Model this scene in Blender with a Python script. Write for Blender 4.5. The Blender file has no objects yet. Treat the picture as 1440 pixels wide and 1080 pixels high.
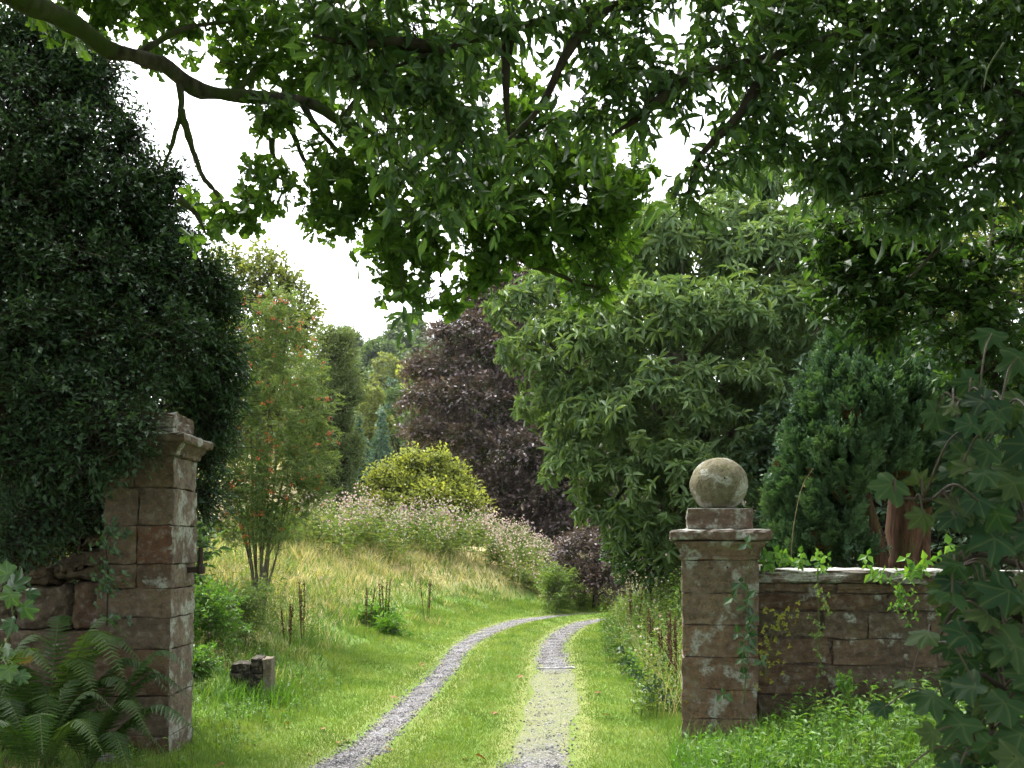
import bpy, bmesh, math
import numpy as np
from mathutils import Vector, Matrix
scene = bpy.context.scene
COL = scene.collection
F, HOR, HC = 1400.0, 770.0, 1.6
RG = np.random.default_rng

def W(px, py, d):
    return np.array([(px - 720) / F * d, d, HC + (HOR - py) / F * d])

def nrm(v):
    return v / np.maximum(np.linalg.norm(v, axis=-1, keepdims=True), 1e-9)

def sstep(a, b, x):
    t = np.clip((x - a) / (b - a), 0, 1)
    return t * t * (3 - 2 * t)

def snoise(p, scale, seed, octs=2):
    p = np.asarray(p, float); r = RG(seed); out = np.zeros(p.shape[:-1]); amp = 1.0
    for o in range(octs):
        for i in range(5):
            k = r.normal(size=p.shape[-1]); k = k / np.linalg.norm(k) * (2 * math.pi / scale) * r.uniform(.6, 1.4) * 2 ** o
            out += amp * np.sin(p @ k + r.uniform(0, 6.28)) * 0.42
        amp *= .5
    return out

# ------------------------------------------------------------------ mesh output
def link(o, parent=None):
    COL.objects.link(o)
    if parent is not None:
        o.parent = parent
    return o

def mesh_obj(name, chunks, parent=None, smooth=False, local=True):
    """chunks: list of (V, T, rnd, vein, material). One mesh object; V in world space, moved into the parent's frame."""
    mats = []; Vs = []; Ts = []; Rs = []; Es = []; Ms = []; off = 0
    for V, T, r, e, m in chunks:
        if len(V) == 0: continue
        if m not in mats: mats.append(m)
        Vs.append(V); Ts.append(T + off); off += len(V)
        Rs.append(np.broadcast_to(np.asarray(.5 if r is None else r, float), (len(V),)))
        Es.append(np.broadcast_to(np.asarray(0. if e is None else e, float), (len(V),)))
        Ms.append(np.full(len(T), mats.index(m)))
    V = np.concatenate(Vs); T = np.concatenate(Ts)
    if parent is not None and local:
        V = V - np.array(parent.location)
        if abs(parent.rotation_euler.z) > 1e-6:
            c, s = math.cos(-parent.rotation_euler.z), math.sin(-parent.rotation_euler.z)
            V = np.stack([V[:, 0] * c - V[:, 1] * s, V[:, 0] * s + V[:, 1] * c, V[:, 2]], 1)
    me = bpy.data.meshes.new(name)
    me.vertices.add(len(V)); me.vertices.foreach_set('co', V.astype(np.float32).ravel())
    n = len(T)
    me.loops.add(3 * n); me.loops.foreach_set('vertex_index', T.astype(np.int32).ravel())
    me.polygons.add(n); me.polygons.foreach_set('loop_start', np.arange(0, 3 * n, 3, dtype=np.int32))
    me.update(calc_edges=True)
    for m in mats: me.materials.append(m)
    me.polygons.foreach_set('material_index', np.concatenate(Ms).astype(np.int32))
    me.polygons.foreach_set('use_smooth', np.full(n, bool(smooth)))
    a = me.attributes.new('rnd', 'FLOAT', 'POINT'); a.data.foreach_set('value', np.concatenate(Rs).astype(np.float32))
    if any(c[3] is not None for c in chunks):
        a = me.attributes.new('vein', 'FLOAT', 'POINT'); a.data.foreach_set('value', np.concatenate(Es).astype(np.float32))
    me.update()
    return link(bpy.data.objects.new(name, me), parent)

def tag(o, label=None, cat=None, group=None, kind=None):
    if label: o['label'] = label
    if cat: o['category'] = cat
    if group: o['group'] = group
    if kind: o['kind'] = kind
    return o

def thing(name, label, cat, loc, rz=0.0, group=None):
    o = bpy.data.objects.new(name, None)
    o.empty_display_size = .2; o.location = [float(v) for v in loc]; o.rotation_euler = (0, 0, rz)
    return tag(link(o), label, cat, group)

# ------------------------------------------------------------------ leaf templates: (verts, tris, vein)
def strip_leaf(ys, ws, fold=.1, curve=.1, tipcurve=0.):
    V = []; E = []; rows = []
    for y, w in zip(ys, ws):
        z = -curve * y * y
        if w < 1e-4:
            rows.append((len(V),)); V.append((0, y, z)); E.append(1.)
        else:
            rows.append((len(V), len(V) + 1, len(V) + 2))
            V += [(-w, y, z + fold * w), (0, y, z), (w, y, z + fold * w)]; E += [0., 1., 0.]
    T = []
    for a, b in zip(rows[:-1], rows[1:]):
        if len(a) == 1 and len(b) == 3: T += [(a[0], b[2], b[1]), (a[0], b[1], b[0])]
        elif len(a) == 3 and len(b) == 1: T += [(a[0], a[1], b[0]), (a[1], a[2], b[0])]
        elif len(a) == 3: T += [(a[0], a[1], b[1]), (a[0], b[1], b[0]), (a[1], a[2], b[2]), (a[1], b[2], b[1])]
    return np.array(V, float), np.array(T, int), np.array(E)

LEAF2 = (np.array([(0, 0, 0), (.5, .45, .12), (0, 1, -.06), (-.5, .45, .12)], float), np.array([(0, 1, 2), (0, 2, 3)]), np.array([1., 0, 1, 0]))
LEAF4 = strip_leaf([0, .45, 1], [0, .5, 0], .3, .14)
LAUREL = strip_leaf([0, .22, .55, .82, 1], [0, .40, .5, .30, 0], .35, .22)
OAK = strip_leaf([0, .16, .28, .36, .52, .62, .78, .88, 1], [.0, .2, .34, .2, .44, .28, .5, .36, 0.0], .2, .16)
FERNP = strip_leaf([0, .1, .14, .26, .3, .42, .46, .58, .62, .74, .78, .9, 1], [.2, .55, .28, .55, .26, .5, .22, .42, .18, .32, .13, .18, 0], .1, .1)
def palmate():
    tips = [(0, 1.0), (52, .92), (104, .66)]
    ang = []; rad = []; ve = []
    half = [(0, 1.0, 1), (5, .88, .75), (9, .90, .6), (15, .78, .35), (19, .76, .2), (26, .60, 0.), (33, .70, .2), (37, .82, .35), (42, .82, .6), (46, .88, .75), (50, .95, 1), (54, .85, .75), (59, .84, .6), (65, .72, .35), (75, .56, 0.),
            (86, .62, .3), (92, .70, .6), (98, .70, .75), (103, .74, 1), (109, .63, .7), (117, .60, .4), (130, .48, .3), (148, .38, .2), (166, .22, .3)]
    full = half + [(360 - a, r, v) for a, r, v in reversed(half[1:])]
    V = [(0, 0, 0)]; E = [1.]
    for s in (.5, 1.0):
        for a, r, v in full:
            x, y = math.sin(math.radians(a)) * r * s, math.cos(math.radians(a)) * r * s
            V.append((x, y, -.16 * (x * x + y * y) + .06 * (v - .5) * -1 * s)); E.append(v)
    n = len(full); T = []
    for i in range(n):
        j = (i + 1) % n
        T.append((0, 1 + j, 1 + i)); T.append((1 + i, 1 + j, 1 + n + j)); T.append((1 + i, 1 + n + j, 1 + n + i))
    return np.array(V, float), np.array(T, int), np.array(E)
PALM = palmate()
BLADE = (np.array([(-.5, 0, 0), (.5, 0, 0), (-.36, .55, .10), (.36, .55, .10), (0, 1, .38)], float), np.array([(0, 1, 3), (0, 3, 2), (2, 3, 4)]), np.array([0., 0, .5, .5, 1]))
TRI = (np.array([(-.5, 0, 0), (.5, 0, 0), (0, 1, .2)], float), np.array([(0, 1, 2)]), np.array([0., 0, 1]))
TWIG = (np.array([(math.cos(a) * .5, 0, math.sin(a) * .5) for a in (0, 2.09, 4.19)] + [(math.cos(a) * .22, 1, math.sin(a) * .22) for a in (0, 2.09, 4.19)], float),
        np.array([(0, 1, 4), (0, 4, 3), (1, 2, 5), (1, 5, 4), (2, 0, 3), (2, 3, 5)]), None)
OCTA = (np.array([(1, 0, 0), (-1, 0, 0), (0, 1, 0), (0, -1, 0), (0, 0, 1), (0, 0, -1)], float) * .5,
        np.array([(0, 2, 4), (2, 1, 4), (1, 3, 4), (3, 0, 4), (2, 0, 5), (1, 2, 5), (3, 1, 5), (0, 3, 5)]), None)
def plume():
    V = []; T = []; E = []
    def add(b, d, L, w, s):
        k = len(V); b = np.array(b, float); d = np.array(d, float); p = np.array([-d[1], d[0], 0])
        for v in (b - p * w, b + p * w, b + d * L * .6 + p * w * .8 + np.array([0, 0, s]), b + d * L * .6 - p * w * .8 + np.array([0, 0, s]), b + d * L): V.append(tuple(v)); E.append(0)
        T.extend([(k, k + 1, k + 2), (k, k + 2, k + 3), (k + 3, k + 2, k + 4)])
    add((0, 0, 0), (0, 1, 0), 1, .05, 0)
    for i, y in enumerate((.12, .26, .4, .54, .68, .82)):
        for sx in (-1, 1):
            a = math.radians(38); add((0, y, 0), (sx * math.sin(a), math.cos(a), 0), .42 * (1.1 - y * .7), .055, .05 * (-1) ** i)
    return np.array(V, float), np.array(T, int), np.array(E)
PLUME = plume()

def place(tpl, P, D, N, size, width=1.0, rnd=None):
    """copies of a template at P, its length along D, its face towards N"""
    T0, F0, E0 = tpl
    n = len(P); k = len(T0)
    D = nrm(D); N = nrm(N - (N * D).sum(1, keepdims=True) * D); S = np.cross(D, N)
    size = np.broadcast_to(np.asarray(size, float), (n,))[:, None, None]; width = np.broadcast_to(np.asarray(width, float), (n,))[:, None, None]
    V = P[:, None, :] + size * (T0[None, :, 0:1] * width * S[:, None, :] + T0[None, :, 1:2] * D[:, None, :] + T0[None, :, 2:3] * (width if E0 is None else 1.0) * N[:, None, :])
    T = (F0[None] + (np.arange(n) * k)[:, None, None]).reshape(-1, 3)
    r = None if rnd is None else np.repeat(np.clip(rnd, 0, 1), k)
    e = None if E0 is None else np.tile(E0, n)
    return V.reshape(-1, 3), T, r, e

def spline(pts, n):
    p = np.asarray(pts, float)
    if len(p) == 2:
        t = np.linspace(0, 1, n)[:, None]; return p[0] * (1 - t) + p[1] * t
    q = np.vstack([2 * p[0] - p[1], p, 2 * p[-1] - p[-2]])
    u = np.linspace(0, len(p) - 1 - 1e-6, n); i = u.astype(int); t = (u - i)[:, None]
    a, b, c, d = q[i], q[i + 1], q[i + 2], q[i + 3]
    return .5 * (2 * b + (c - a) * t + (2 * a - 5 * b + 4 * c - d) * t ** 2 + (3 * b - a - 3 * c + d) * t ** 3)

def tube(pts, radii, sides=7, n=None, rough=.12, seed=0):
    p = spline(pts, n or max(4, len(pts) * 4)); m = len(p)
    r = np.interp(np.linspace(0, 1, m), np.linspace(0, 1, len(radii)), radii)
    t = nrm(np.gradient(p, axis=0)); up = np.array([0, 0, 1.]) if abs(t[0, 2]) < .9 else np.array([1., 0, 0])
    a = nrm(np.cross(t, up)); b = np.cross(a, t)
    ang = np.linspace(0, 2 * math.pi, sides, endpoint=False)
    ring = np.cos(ang)[None, :, None] * a[:, None] + np.sin(ang)[None, :, None] * b[:, None]
    V = p[:, None] + ring * r[:, None, None]
    dn = 1 + rough * snoise(V / max(r.max(), .004), 2.5, seed)
    V = p[:, None] + ring * r[:, None, None] * dn[:, :, None]
    V = V.reshape(-1, 3); T = []
    for i in range(m - 1):
        for j in range(sides):
            k = (j + 1) % sides
            T += [(i * sides + j, (i + 1) * sides + j, (i + 1) * sides + k), (i * sides + j, (i + 1) * sides + k, i * sides + k)]
    V = np.vstack([V, p[:1], p[-1:]]); c0, c1 = m * sides, m * sides + 1
    for j in range(sides):
        k = (j + 1) % sides; T += [(c0, j, k), (c1, (m - 1) * sides + k, (m - 1) * sides + j)]
    return V, np.array(T)

def tubes(lst, mat, seed=0, sides=6, rough=.12):
    return [(*tube(p, r, sides, None, rough, seed + i), .5, None, mat) for i, (p, r) in enumerate(lst)]

# ------------------------------------------------------------------ foliage
def px_lobes(rows):
    """(px, py, depth, radius_px[, squash_z[, depth_radius_factor]]) -> centre, radii"""
    C = []; Rr = []
    for row in rows:
        px, py, d, rp = row[:4]; sq = row[4] if len(row) > 4 else .85; dr = row[5] if len(row) > 5 else 1.0
        r = rp / F * d; C.append(W(px, py, d)); Rr.append((r, r * dr, r * sq))
    return np.array(C), np.array(Rr)

def shell(C, Rr, n, rng, inner=.6, gap=.0, gseed=3, gscale=.5, low=.35, prune=.55):
    area = (Rr[:, 0] * Rr[:, 2] + Rr[:, 1] * Rr[:, 2] + Rr[:, 0] * Rr[:, 1]); pr = area / area.sum()
    out = []; outN = []; got = 0
    for it in range(12):
        m = int((n - got) * 1.8) + 20
        i = rng.choice(len(C), m, p=pr); d = nrm(rng.normal(size=(m, 3)))
        keep = (d[:, 2] > -.25) | (rng.random(m) < low)
        u = inner + (1 - inner) * rng.random(m) ** .6
        u = u * (1 + .16 * snoise(d * 1.0 + C[i], .9, gseed + 9, 1))
        p = C[i] + d * Rr[i] * u[:, None]
        if gap > -1: keep &= snoise(p, gscale, gseed) > gap - .9
        if prune:
            q = np.zeros(m)
            for c, r in zip(C, Rr): q += (((p - c) / r) ** 2).sum(1) < prune ** 2
            own = u < prune
            keep &= (q - own) <= 0
        nn = nrm(d / Rr[i])
        out.append(p[keep]); outN.append(nn[keep]); got += keep.sum()
        if got >= n: break
    return np.concatenate(out)[:n], np.concatenate(outN)[:n]

def sprays(P, O, m, L, leaf, rng, droop=.15, up=.8, spread=.9, jit=.35, lvar=.25, side_only=True):
    n = len(P); O = nrm(O); z = np.array([0, 0, 1.])
    S = np.cross(O, z + rng.normal(size=(n, 3)) * .35); S = nrm(S)
    LP = []; LD = []; LN = []; LS = []; CL = []
    ids = np.arange(n)
    for j in range(m):
        t = (j + .6) / m; sg = 1 if j % 2 else -1
        b = P + O * (L * t)[:, None] if np.ndim(L) else P + O * (L * t)
        b = b - z * (0.12 * t * t * (np.mean(L)))
        d = O * (.35 + .5 * t) + S * sg * spread * (1 - .5 * t) + rng.normal(size=(n, 3)) * jit - z * droop
        nn = z * up + O * .25 + rng.normal(size=(n, 3)) * .45
        LP.append(b); LD.append(d); LN.append(nn); LS.append(leaf * (1 + lvar * rng.normal(size=n)).clip(.5, 1.6)); CL.append(ids)
    return np.concatenate(LP), np.concatenate(LD), np.concatenate(LN), np.concatenate(LS), np.concatenate(CL)

def rosettes(P, O, m, leaf, rng, droop=.35, spread=1., lvar=.2):
    n = len(P); O = nrm(O); a = nrm(np.cross(O, rng.normal(size=(n, 3)))); b = np.cross(O, a); cs = rng.uniform(.65, 1.3, n); leaf = leaf * cs
    LP = []; LD = []; LN = []; LS = []; CL = []; z = np.array([0, 0, 1.])
    for j in range(m):
        th = 2 * math.pi * j / m * 1.0 + rng.normal(size=n) * .25; c, s = np.cos(th)[:, None], np.sin(th)[:, None]
        d = (a * c + b * s) * spread + O * rng.uniform(.15, .7, n)[:, None] - z * droop
        LP.append(P + O * .02 * j / m); LD.append(d); LN.append(O + z * .6 + rng.normal(size=(n, 3)) * .25)
        LS.append(leaf * (1 + lvar * rng.normal(size=n)).clip(.5, 1.6)); CL.append(np.arange(n))
    return np.concatenate(LP), np.concatenate(LD), np.concatenate(LN), np.concatenate(LS), np.concatenate(CL)

def leaf_chunk(tpl, sp, width, rng, mat, crnd=.5):
    p, d, nn, s, cl = sp
    c = rng.random(cl.max() + 1 if len(cl) else 1)
    r = crnd * c[cl] + (1 - crnd) * rng.random(len(p))
    return (*place(tpl, p, d, nn, s, width, r), mat)

def limb_set(base, C, Rr, rng, r0, ntrunk_top=None, mat=None, bend=.25, seed=0, every=1):
    """trunk from base to a fork and a limb to each lobe"""
    top = np.array(ntrunk_top if ntrunk_top is not None else C.mean(0)); base = np.array(base, float)
    mid = (base + top) / 2 + rng.normal(size=3) * .04 * np.linalg.norm(top - base) * np.array([1, 1, 0])
    lst = [([base - np.array([0, 0, .3]), base + np.array([0, 0, .15]), mid, top], [r0 * 1.35, r0, r0 * .8, r0 * .55])]
    for i in range(0, len(C), every):
        t = rng.uniform(.35, .95); s = base * (1 - t) ** 2 + 2 * mid * t * (1 - t) + top * t * t
        e = C[i]; k = (s + e) / 2 + np.array([0, 0, bend * np.linalg.norm(e - s) * .4]) + rng.normal(size=3) * .06 * np.linalg.norm(e - s)
        rr = r0 * .38; lst.append(([s, k, e], [rr, rr * .6, rr * .25]))
    return tubes(lst, mat, seed)
# ------------------------------------------------------------------ materials
def newmat(name):
    m = bpy.data.materials.new(name); m.use_nodes = True; nt = m.node_tree; nt.nodes.clear()
    return m, nt, nt.nodes, nt.links

def ramp(N, stops):
    r = N.new('ShaderNodeValToRGB'); e = r.color_ramp.elements
    while len(e) < len(stops): e.new(.5)
    for k, (p, c) in zip(e, stops): k.position = p; k.color = (*c, 1)
    return r

def leaf_mat(name, cols, trans=.3, rough=.5, spec=.35, tcol=1.5, vein=0.0, coat=0.):
    m, nt, N, L = newmat(name)
    a = N.new('ShaderNodeAttribute'); a.attribute_name = 'rnd'
    st = [(i / (len(cols) - 1), c) for i, c in enumerate(cols)]
    r = ramp(N, st); L.new(a.outputs['Fac'], r.inputs['Fac']); colout = r.outputs['Color']
    if vein:
        v = N.new('ShaderNodeAttribute'); v.attribute_name = 'vein'
        pw = N.new('ShaderNodeMath'); pw.operation = 'POWER'; pw.inputs[1].default_value = 9; L.new(v.outputs['Fac'], pw.inputs[0])
        mu = N.new('ShaderNodeMath'); mu.operation = 'MULTIPLY'; mu.inputs[1].default_value = vein; L.new(pw.outputs[0], mu.inputs[0])
        mx = N.new('ShaderNodeMixRGB'); L.new(mu.outputs[0], mx.inputs['Fac']); L.new(colout, mx.inputs[1])
        c = cols[-1]; mx.inputs[2].default_value = (min(1, c[0] * 2.4 + .03), min(1, c[1] * 1.9 + .04), c[2] * 2 + .02, 1); colout = mx.outputs[0]
    p = N.new('ShaderNodeBsdfPrincipled'); L.new(colout, p.inputs['Base Color'])
    p.inputs['Roughness'].default_value = rough; p.inputs['Specular IOR Level'].default_value = spec
    t = N.new('ShaderNodeBsdfTranslucent')
    h = N.new('ShaderNodeMixRGB'); h.blend_type = 'MULTIPLY'; h.inputs['Fac'].default_value = 1
    L.new(colout, h.inputs[1]); h.inputs[2].default_value = (tcol * 1.05, tcol, tcol * .45, 1); L.new(h.outputs[0], t.inputs['Color'])
    x = N.new('ShaderNodeMixShader'); x.inputs[0].default_value = trans
    L.new(p.outputs[0], x.inputs[1]); L.new(t.outputs[0], x.inputs[2])
    o = N.new('ShaderNodeOutputMaterial'); L.new(x.outputs[0], o.inputs['Surface'])
    return m

def noise(N, L, vec, scale, detail=4, rough=.55):
    n = N.new('ShaderNodeTexNoise'); n.inputs['Scale'].default_value = scale; n.inputs['Detail'].default_value = detail; n.inputs['Roughness'].default_value = rough
    if vec is not None: L.new(vec, n.inputs['Vector'])
    return n

def mixc(N, L, fac, a, b):
    x = N.new('ShaderNodeMixRGB')
    if isinstance(fac, (int, float)): x.inputs[0].default_value = fac
    else: L.new(fac, x.inputs[0])
    for s, v in ((1, a), (2, b)):
        if isinstance(v, tuple): x.inputs[s].default_value = (*v, 1)
        else: L.new(v, x.inputs[s])
    return x.outputs[0]

def band(N, L, src, lo, hi):
    r = N.new('ShaderNodeMapRange'); r.inputs[1].default_value = lo; r.inputs[2].default_value = hi; r.clamp = True
    L.new(src, r.inputs[0]); return r.outputs[0]

def finish(N, L, col, rough=.9, bump=None, bs=.5, bd=.01, spec=.2):
    p = N.new('ShaderNodeBsdfPrincipled')
    if isinstance(col, tuple): p.inputs['Base Color'].default_value = (*col, 1)
    else: L.new(col, p.inputs['Base Color'])
    p.inputs['Roughness'].default_value = rough; p.inputs['Specular IOR Level'].default_value = spec
    if bump is not None:
        b = N.new('ShaderNodeBump'); b.inputs['Strength'].default_value = bs; b.inputs['Distance'].default_value = bd
        L.new(bump, b.inputs['Height']); L.new(b.outputs[0], p.inputs['Normal'])
    o = N.new('ShaderNodeOutputMaterial'); L.new(p.outputs[0], o.inputs['Surface'])

def bark_mat(name, c1, c2, moss=.3, scale=14, stretch=.25):
    m, nt, N, L = newmat(name)
    tc = N.new('ShaderNodeTexCoord'); mp = N.new('ShaderNodeMapping'); mp.inputs['Scale'].default_value = (1, 1, stretch); L.new(tc.outputs['Object'], mp.inputs[0])
    n = noise(N, L, mp.outputs[0], scale, 6, .65); n2 = noise(N, L, tc.outputs['Object'], 3.5, 4)
    c = mixc(N, L, band(N, L, n.outputs['Fac'], .35, .65), c1, c2)
    c = mixc(N, L, band(N, L, n2.outputs['Fac'], .62 - moss * .3, .78 - moss * .3), c, (.05, .07, .02))
    finish(N, L, c, .95, n.outputs['Fac'], .8, .02, .1); return m

def stone_mat(name, cols, lichen=.4, yellow=.0, green=.3, soot=.3, joint=False, topwhite=0.0, seed=0.):
    m, nt, N, L = newmat(name)
    tc = N.new('ShaderNodeTexCoord'); mp = N.new('ShaderNodeMapping'); mp.inputs['Location'].default_value = (seed, seed * 1.7, seed * .6); L.new(tc.outputs['Object'], mp.inputs[0]); v = mp.outputs[0]
    a = N.new('ShaderNodeAttribute'); a.attribute_name = 'rnd'
    r = ramp(N, [(i / (len(cols) - 1), c) for i, c in enumerate(cols)]); L.new(a.outputs['Fac'], r.inputs['Fac'])
    n1 = noise(N, L, v, 7, 6, .65); n2 = noise(N, L, v, 38, 5, .7); n3 = noise(N, L, v, 2.6, 3)
    n4 = noise(N, L, v, 5.2, 8, .6); n5 = noise(N, L, v, 150, 3, .6)
    mpy = N.new('ShaderNodeMapping'); mpy.inputs['Location'].default_value = (4.1 + seed, 2.2, 7.7); L.new(tc.outputs['Object'], mpy.inputs[0]); n6 = noise(N, L, mpy.outputs[0], 4.2, 8, .62)
    hs = N.new('ShaderNodeHueSaturation'); L.new(r.outputs['Color'], hs.inputs['Color'])
    L.new(band(N, L, n1.outputs['Fac'], .2, .8), hs.inputs['Value']); mm = N.new('ShaderNodeMath'); mm.operation = 'MULTIPLY_ADD'; L.new(n1.outputs['Fac'], mm.inputs[0]); mm.inputs[1].default_value = 1.5; mm.inputs[2].default_value = .25; L.new(mm.outputs[0], hs.inputs['Value'])
    c = hs.outputs[0]
    c = mixc(N, L, band(N, L, n2.outputs['Fac'], .42, .68), c, (.045, .036, .028))
    n7 = noise(N, L, v, 19, 6, .7); c = mixc(N, L, band(N, L, n7.outputs['Fac'], .5, .72), c, (.215, .185, .14))
    if soot: c = mixc(N, L, band(N, L, n3.outputs['Fac'], .72 - soot * .3, .95 - soot * .3), c, (.045, .038, .03))
    if green: c = mixc(N, L, band(N, L, n1.outputs['Fac'], .75 - green * .4, 1.05 - green * .4), c, (.085, .095, .035))
    lm = N.new('ShaderNodeMath'); lm.operation = 'MULTIPLY'; L.new(band(N, L, n4.outputs['Fac'], .705 - lichen * .28, .775 - lichen * .28), lm.inputs[0]); L.new(band(N, L, n2.outputs['Fac'], .36, .52), lm.inputs[1])
    if lichen: c = mixc(N, L, lm.outputs[0], c, (.29, .30, .255))
    if yellow: c = mixc(N, L, band(N, L, n6.outputs['Fac'], .76 - yellow * .28, .80 - yellow * .28), c, (.24, .175, .035))
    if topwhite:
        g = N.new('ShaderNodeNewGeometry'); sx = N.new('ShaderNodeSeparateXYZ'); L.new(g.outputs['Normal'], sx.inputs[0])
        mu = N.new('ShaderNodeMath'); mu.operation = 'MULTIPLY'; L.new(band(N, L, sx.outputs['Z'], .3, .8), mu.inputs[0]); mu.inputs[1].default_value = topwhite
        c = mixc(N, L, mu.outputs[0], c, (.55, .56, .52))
    ad = N.new('ShaderNodeMath'); ad.operation = 'MULTIPLY_ADD'; L.new(n5.outputs['Fac'], ad.inputs[0]); ad.inputs[1].default_value = .35; L.new(n2.outputs['Fac'], ad.inputs[2])
    finish(N, L, c, .93, ad.outputs[0], .9, .018, .15); return m

M = {}
M['oak'] = leaf_mat('oak_leaf', [(.032, .078, .014), (.058, .13, .02), (.105, .20, .03)], .42, .5, .3, 1.7, .4)
M['laurel'] = leaf_mat('laurel_leaf', [(.028, .068, .022), (.045, .10, .03), (.085, .16, .045)], .36, .42, .4, 1.6, .4)
M['holly'] = leaf_mat('holly_leaf', [(.02, .048, .022), (.034, .075, .032), (.06, .115, .05)], .2, .5, .3, 1.3)
M['beech'] = leaf_mat('beech_leaf', [(.020, .058, .013), (.034, .082, .017), (.06, .12, .025)], .34, .45, .4, 1.6)
M['chestnut'] = leaf_mat('chestnut_leaf', [(.05, .098, .036), (.085, .15, .052), (.16, .235, .085)], .3, .5, .26, 1.5, .3)
M['copper'] = leaf_mat('copper_leaf', [(.062, .043, .048), (.10, .07, .07), (.155, .118, .105)], .2, .45, .4, 1.0)
M['rowan'] = leaf_mat('rowan_leaf', [(.085, .15, .042), (.13, .20, .058), (.21, .255, .085)], .3, .5, .3, 1.4)
M['willow'] = leaf_mat('willow_leaf', [(.085, .13, .052), (.125, .175, .07), (.18, .23, .095)], .35, .5, .3, 1.3)
M['limetree'] = leaf_mat('pale_leaf', [(.08, .12, .025), (.13, .17, .035), (.2, .22, .05)], .4, .5, .3, 1.4)
M['golden'] = leaf_mat('golden_leaf', [(.19, .25, .045), (.27, .32, .065), (.37, .39, .10)], .4, .5, .3, 1.3)
M['wood'] = leaf_mat('woodland_leaf', [(.045, .09, .028), (.07, .125, .034), (.11, .165, .045)], .3, .55, .25, 1.3)
M['spruce'] = leaf_mat('spruce_needle', [(.03, .075, .045), (.05, .11, .065), (.07, .14, .08)], .2, .5, .3, 1.2)
M['cypress'] = leaf_mat('cypress_needle', [(.030, .070, .032), (.052, .112, .048), (.088, .16, .065)], .22, .5, .3, 1.2)
M['cypressdead'] = leaf_mat('brown_needle', [(.06, .035, .015), (.10, .055, .02)], .15, .7, .1, 1.)
M['sycamore'] = leaf_mat('sycamore_leaf', [(.007, .024, .009), (.013, .038, .012), (.022, .052, .015), (.036, .056, .014)], .2, .55, .12, 1.4, .45)
M['syclight'] = leaf_mat('sycamore_young_leaf', [(.02, .06, .018), (.035, .085, .024), (.055, .11, .03)], .3, .4, .45, 1.4, .5)
M['fern'] = leaf_mat('fern_frond', [(.022, .055, .009), (.035, .08, .013), (.06, .11, .02)], .35, .5, .3, 1.5)
M['herb'] = leaf_mat('herb_leaf', [(.045, .12, .015), (.08, .19, .02), (.14, .27, .035)], .35, .45, .35, 1.5)
M['weed'] = leaf_mat('weed_leaf', [(.065, .13, .03), (.115, .19, .045), (.20, .25, .075)], .35, .5, .3, 1.4)
M['balsam'] = leaf_mat('balsam_leaf', [(.08, .14, .03), (.13, .19, .05), (.24, .24, .10)], .35, .5, .3, 1.4)
M['pink'] = leaf_mat('balsam_flower', [(.52, .34, .36), (.64, .52, .50), (.70, .64, .56)], .3, .6, .2, 1.0)
M['lawn'] = leaf_mat('lawn_grass', [(.092, .160, .030), (.138, .222, .043), (.21, .275, .07)], .35, .5, .3, 1.4)
M['mossgrass'] = leaf_mat('moss_grass', [(.13, .165, .045), (.19, .205, .075), (.27, .25, .12)], .35, .6, .2, 1.2)
M['rough'] = leaf_mat('rough_grass', [(.05, .115, .02), (.085, .175, .03), (.16, .24, .06)], .35, .5, .3, 1.5)
M['dry'] = leaf_mat('dry_grass', [(.24, .26, .10), (.40, .37, .19), (.56, .50, .31)], .35, .6, .2, 1.1)
M['ivy'] = leaf_mat('ivy_leaf', [(.015, .045, .018), (.03, .075, .026), (.05, .11, .03)], .2, .38, .45, 1.3, .5)
M['yellowleaf'] = leaf_mat('yellow_sprig', [(.16, .19, .02), (.24, .24, .03)], .35, .5, .3, 1.3)
M['deadleaf'] = leaf_mat('fallen_leaf', [(.12, .05, .02), (.2, .09, .03), (.26, .15, .05)], .15, .6, .2, 1.0, .3)
M['dock'] = leaf_mat('dock_seed', [(.05, .025, .014), (.09, .045, .024), (.15, .085, .045)], .15, .7, .15, 1.0)
M['strawstem'] = leaf_mat('dry_stem', [(.16, .12, .06), (.26, .2, .1)], .1, .7, .15, 1.0)
M['greenstem'] = leaf_mat('green_stem', [(.06, .09, .025), (.09, .115, .03)], .1, .6, .2, 1.0)
M['redstem'] = leaf_mat('red_stem', [(.03, .022, .012), (.045, .03, .014)], .05, .5, .3, 1.0)
M['berry'] = leaf_mat('rowan_berry', [(.55, .06, .015), (.68, .13, .025)], .05, .35, .5, 1.0)
M['barkgrey'] = bark_mat('grey_bark', (.03, .027, .02), (.10, .09, .07), .75, 22)
M['barkdark'] = bark_mat('dark_bark', (.022, .018, .013), (.05, .042, .03), .3)
M['barkpale'] = bark_mat('pale_bark', (.12, .11, .09), (.26, .24, .20), .2)
M['barkred'] = bark_mat('fibrous_red_bark', (.03, .018, .012), (.10, .055, .032), .1, 30, .08)
M['barkrowan'] = bark_mat('rowan_bark', (.10, .09, .07), (.2, .18, .14), .3)
M['stoneR'] = stone_mat('red_sandstone', [(.14, .08, .047), (.18, .115, .072), (.195, .14, .09), (.125, .092, .06)], .55, .42, .45, .5, seed=1.)
M['stoneL'] = stone_mat('brown_sandstone', [(.115, .05, .026), (.125, .078, .045), (.14, .10, .062), (.11, .082, .055)], .25, .0, .45, .45, seed=5.)
M['stoneLs'] = stone_mat('weathered_lit_sandstone_side', [(.14, .105, .078), (.17, .13, .095)], .74, .0, .3, .3, seed=8.)  # lichen plus a paler base that paints in the side's stronger light
M['cap'] = stone_mat('lichened_capstone', [(.11, .072, .05), (.14, .095, .067)], .66, .1, .35, .45, topwhite=.4, seed=12.)
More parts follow.
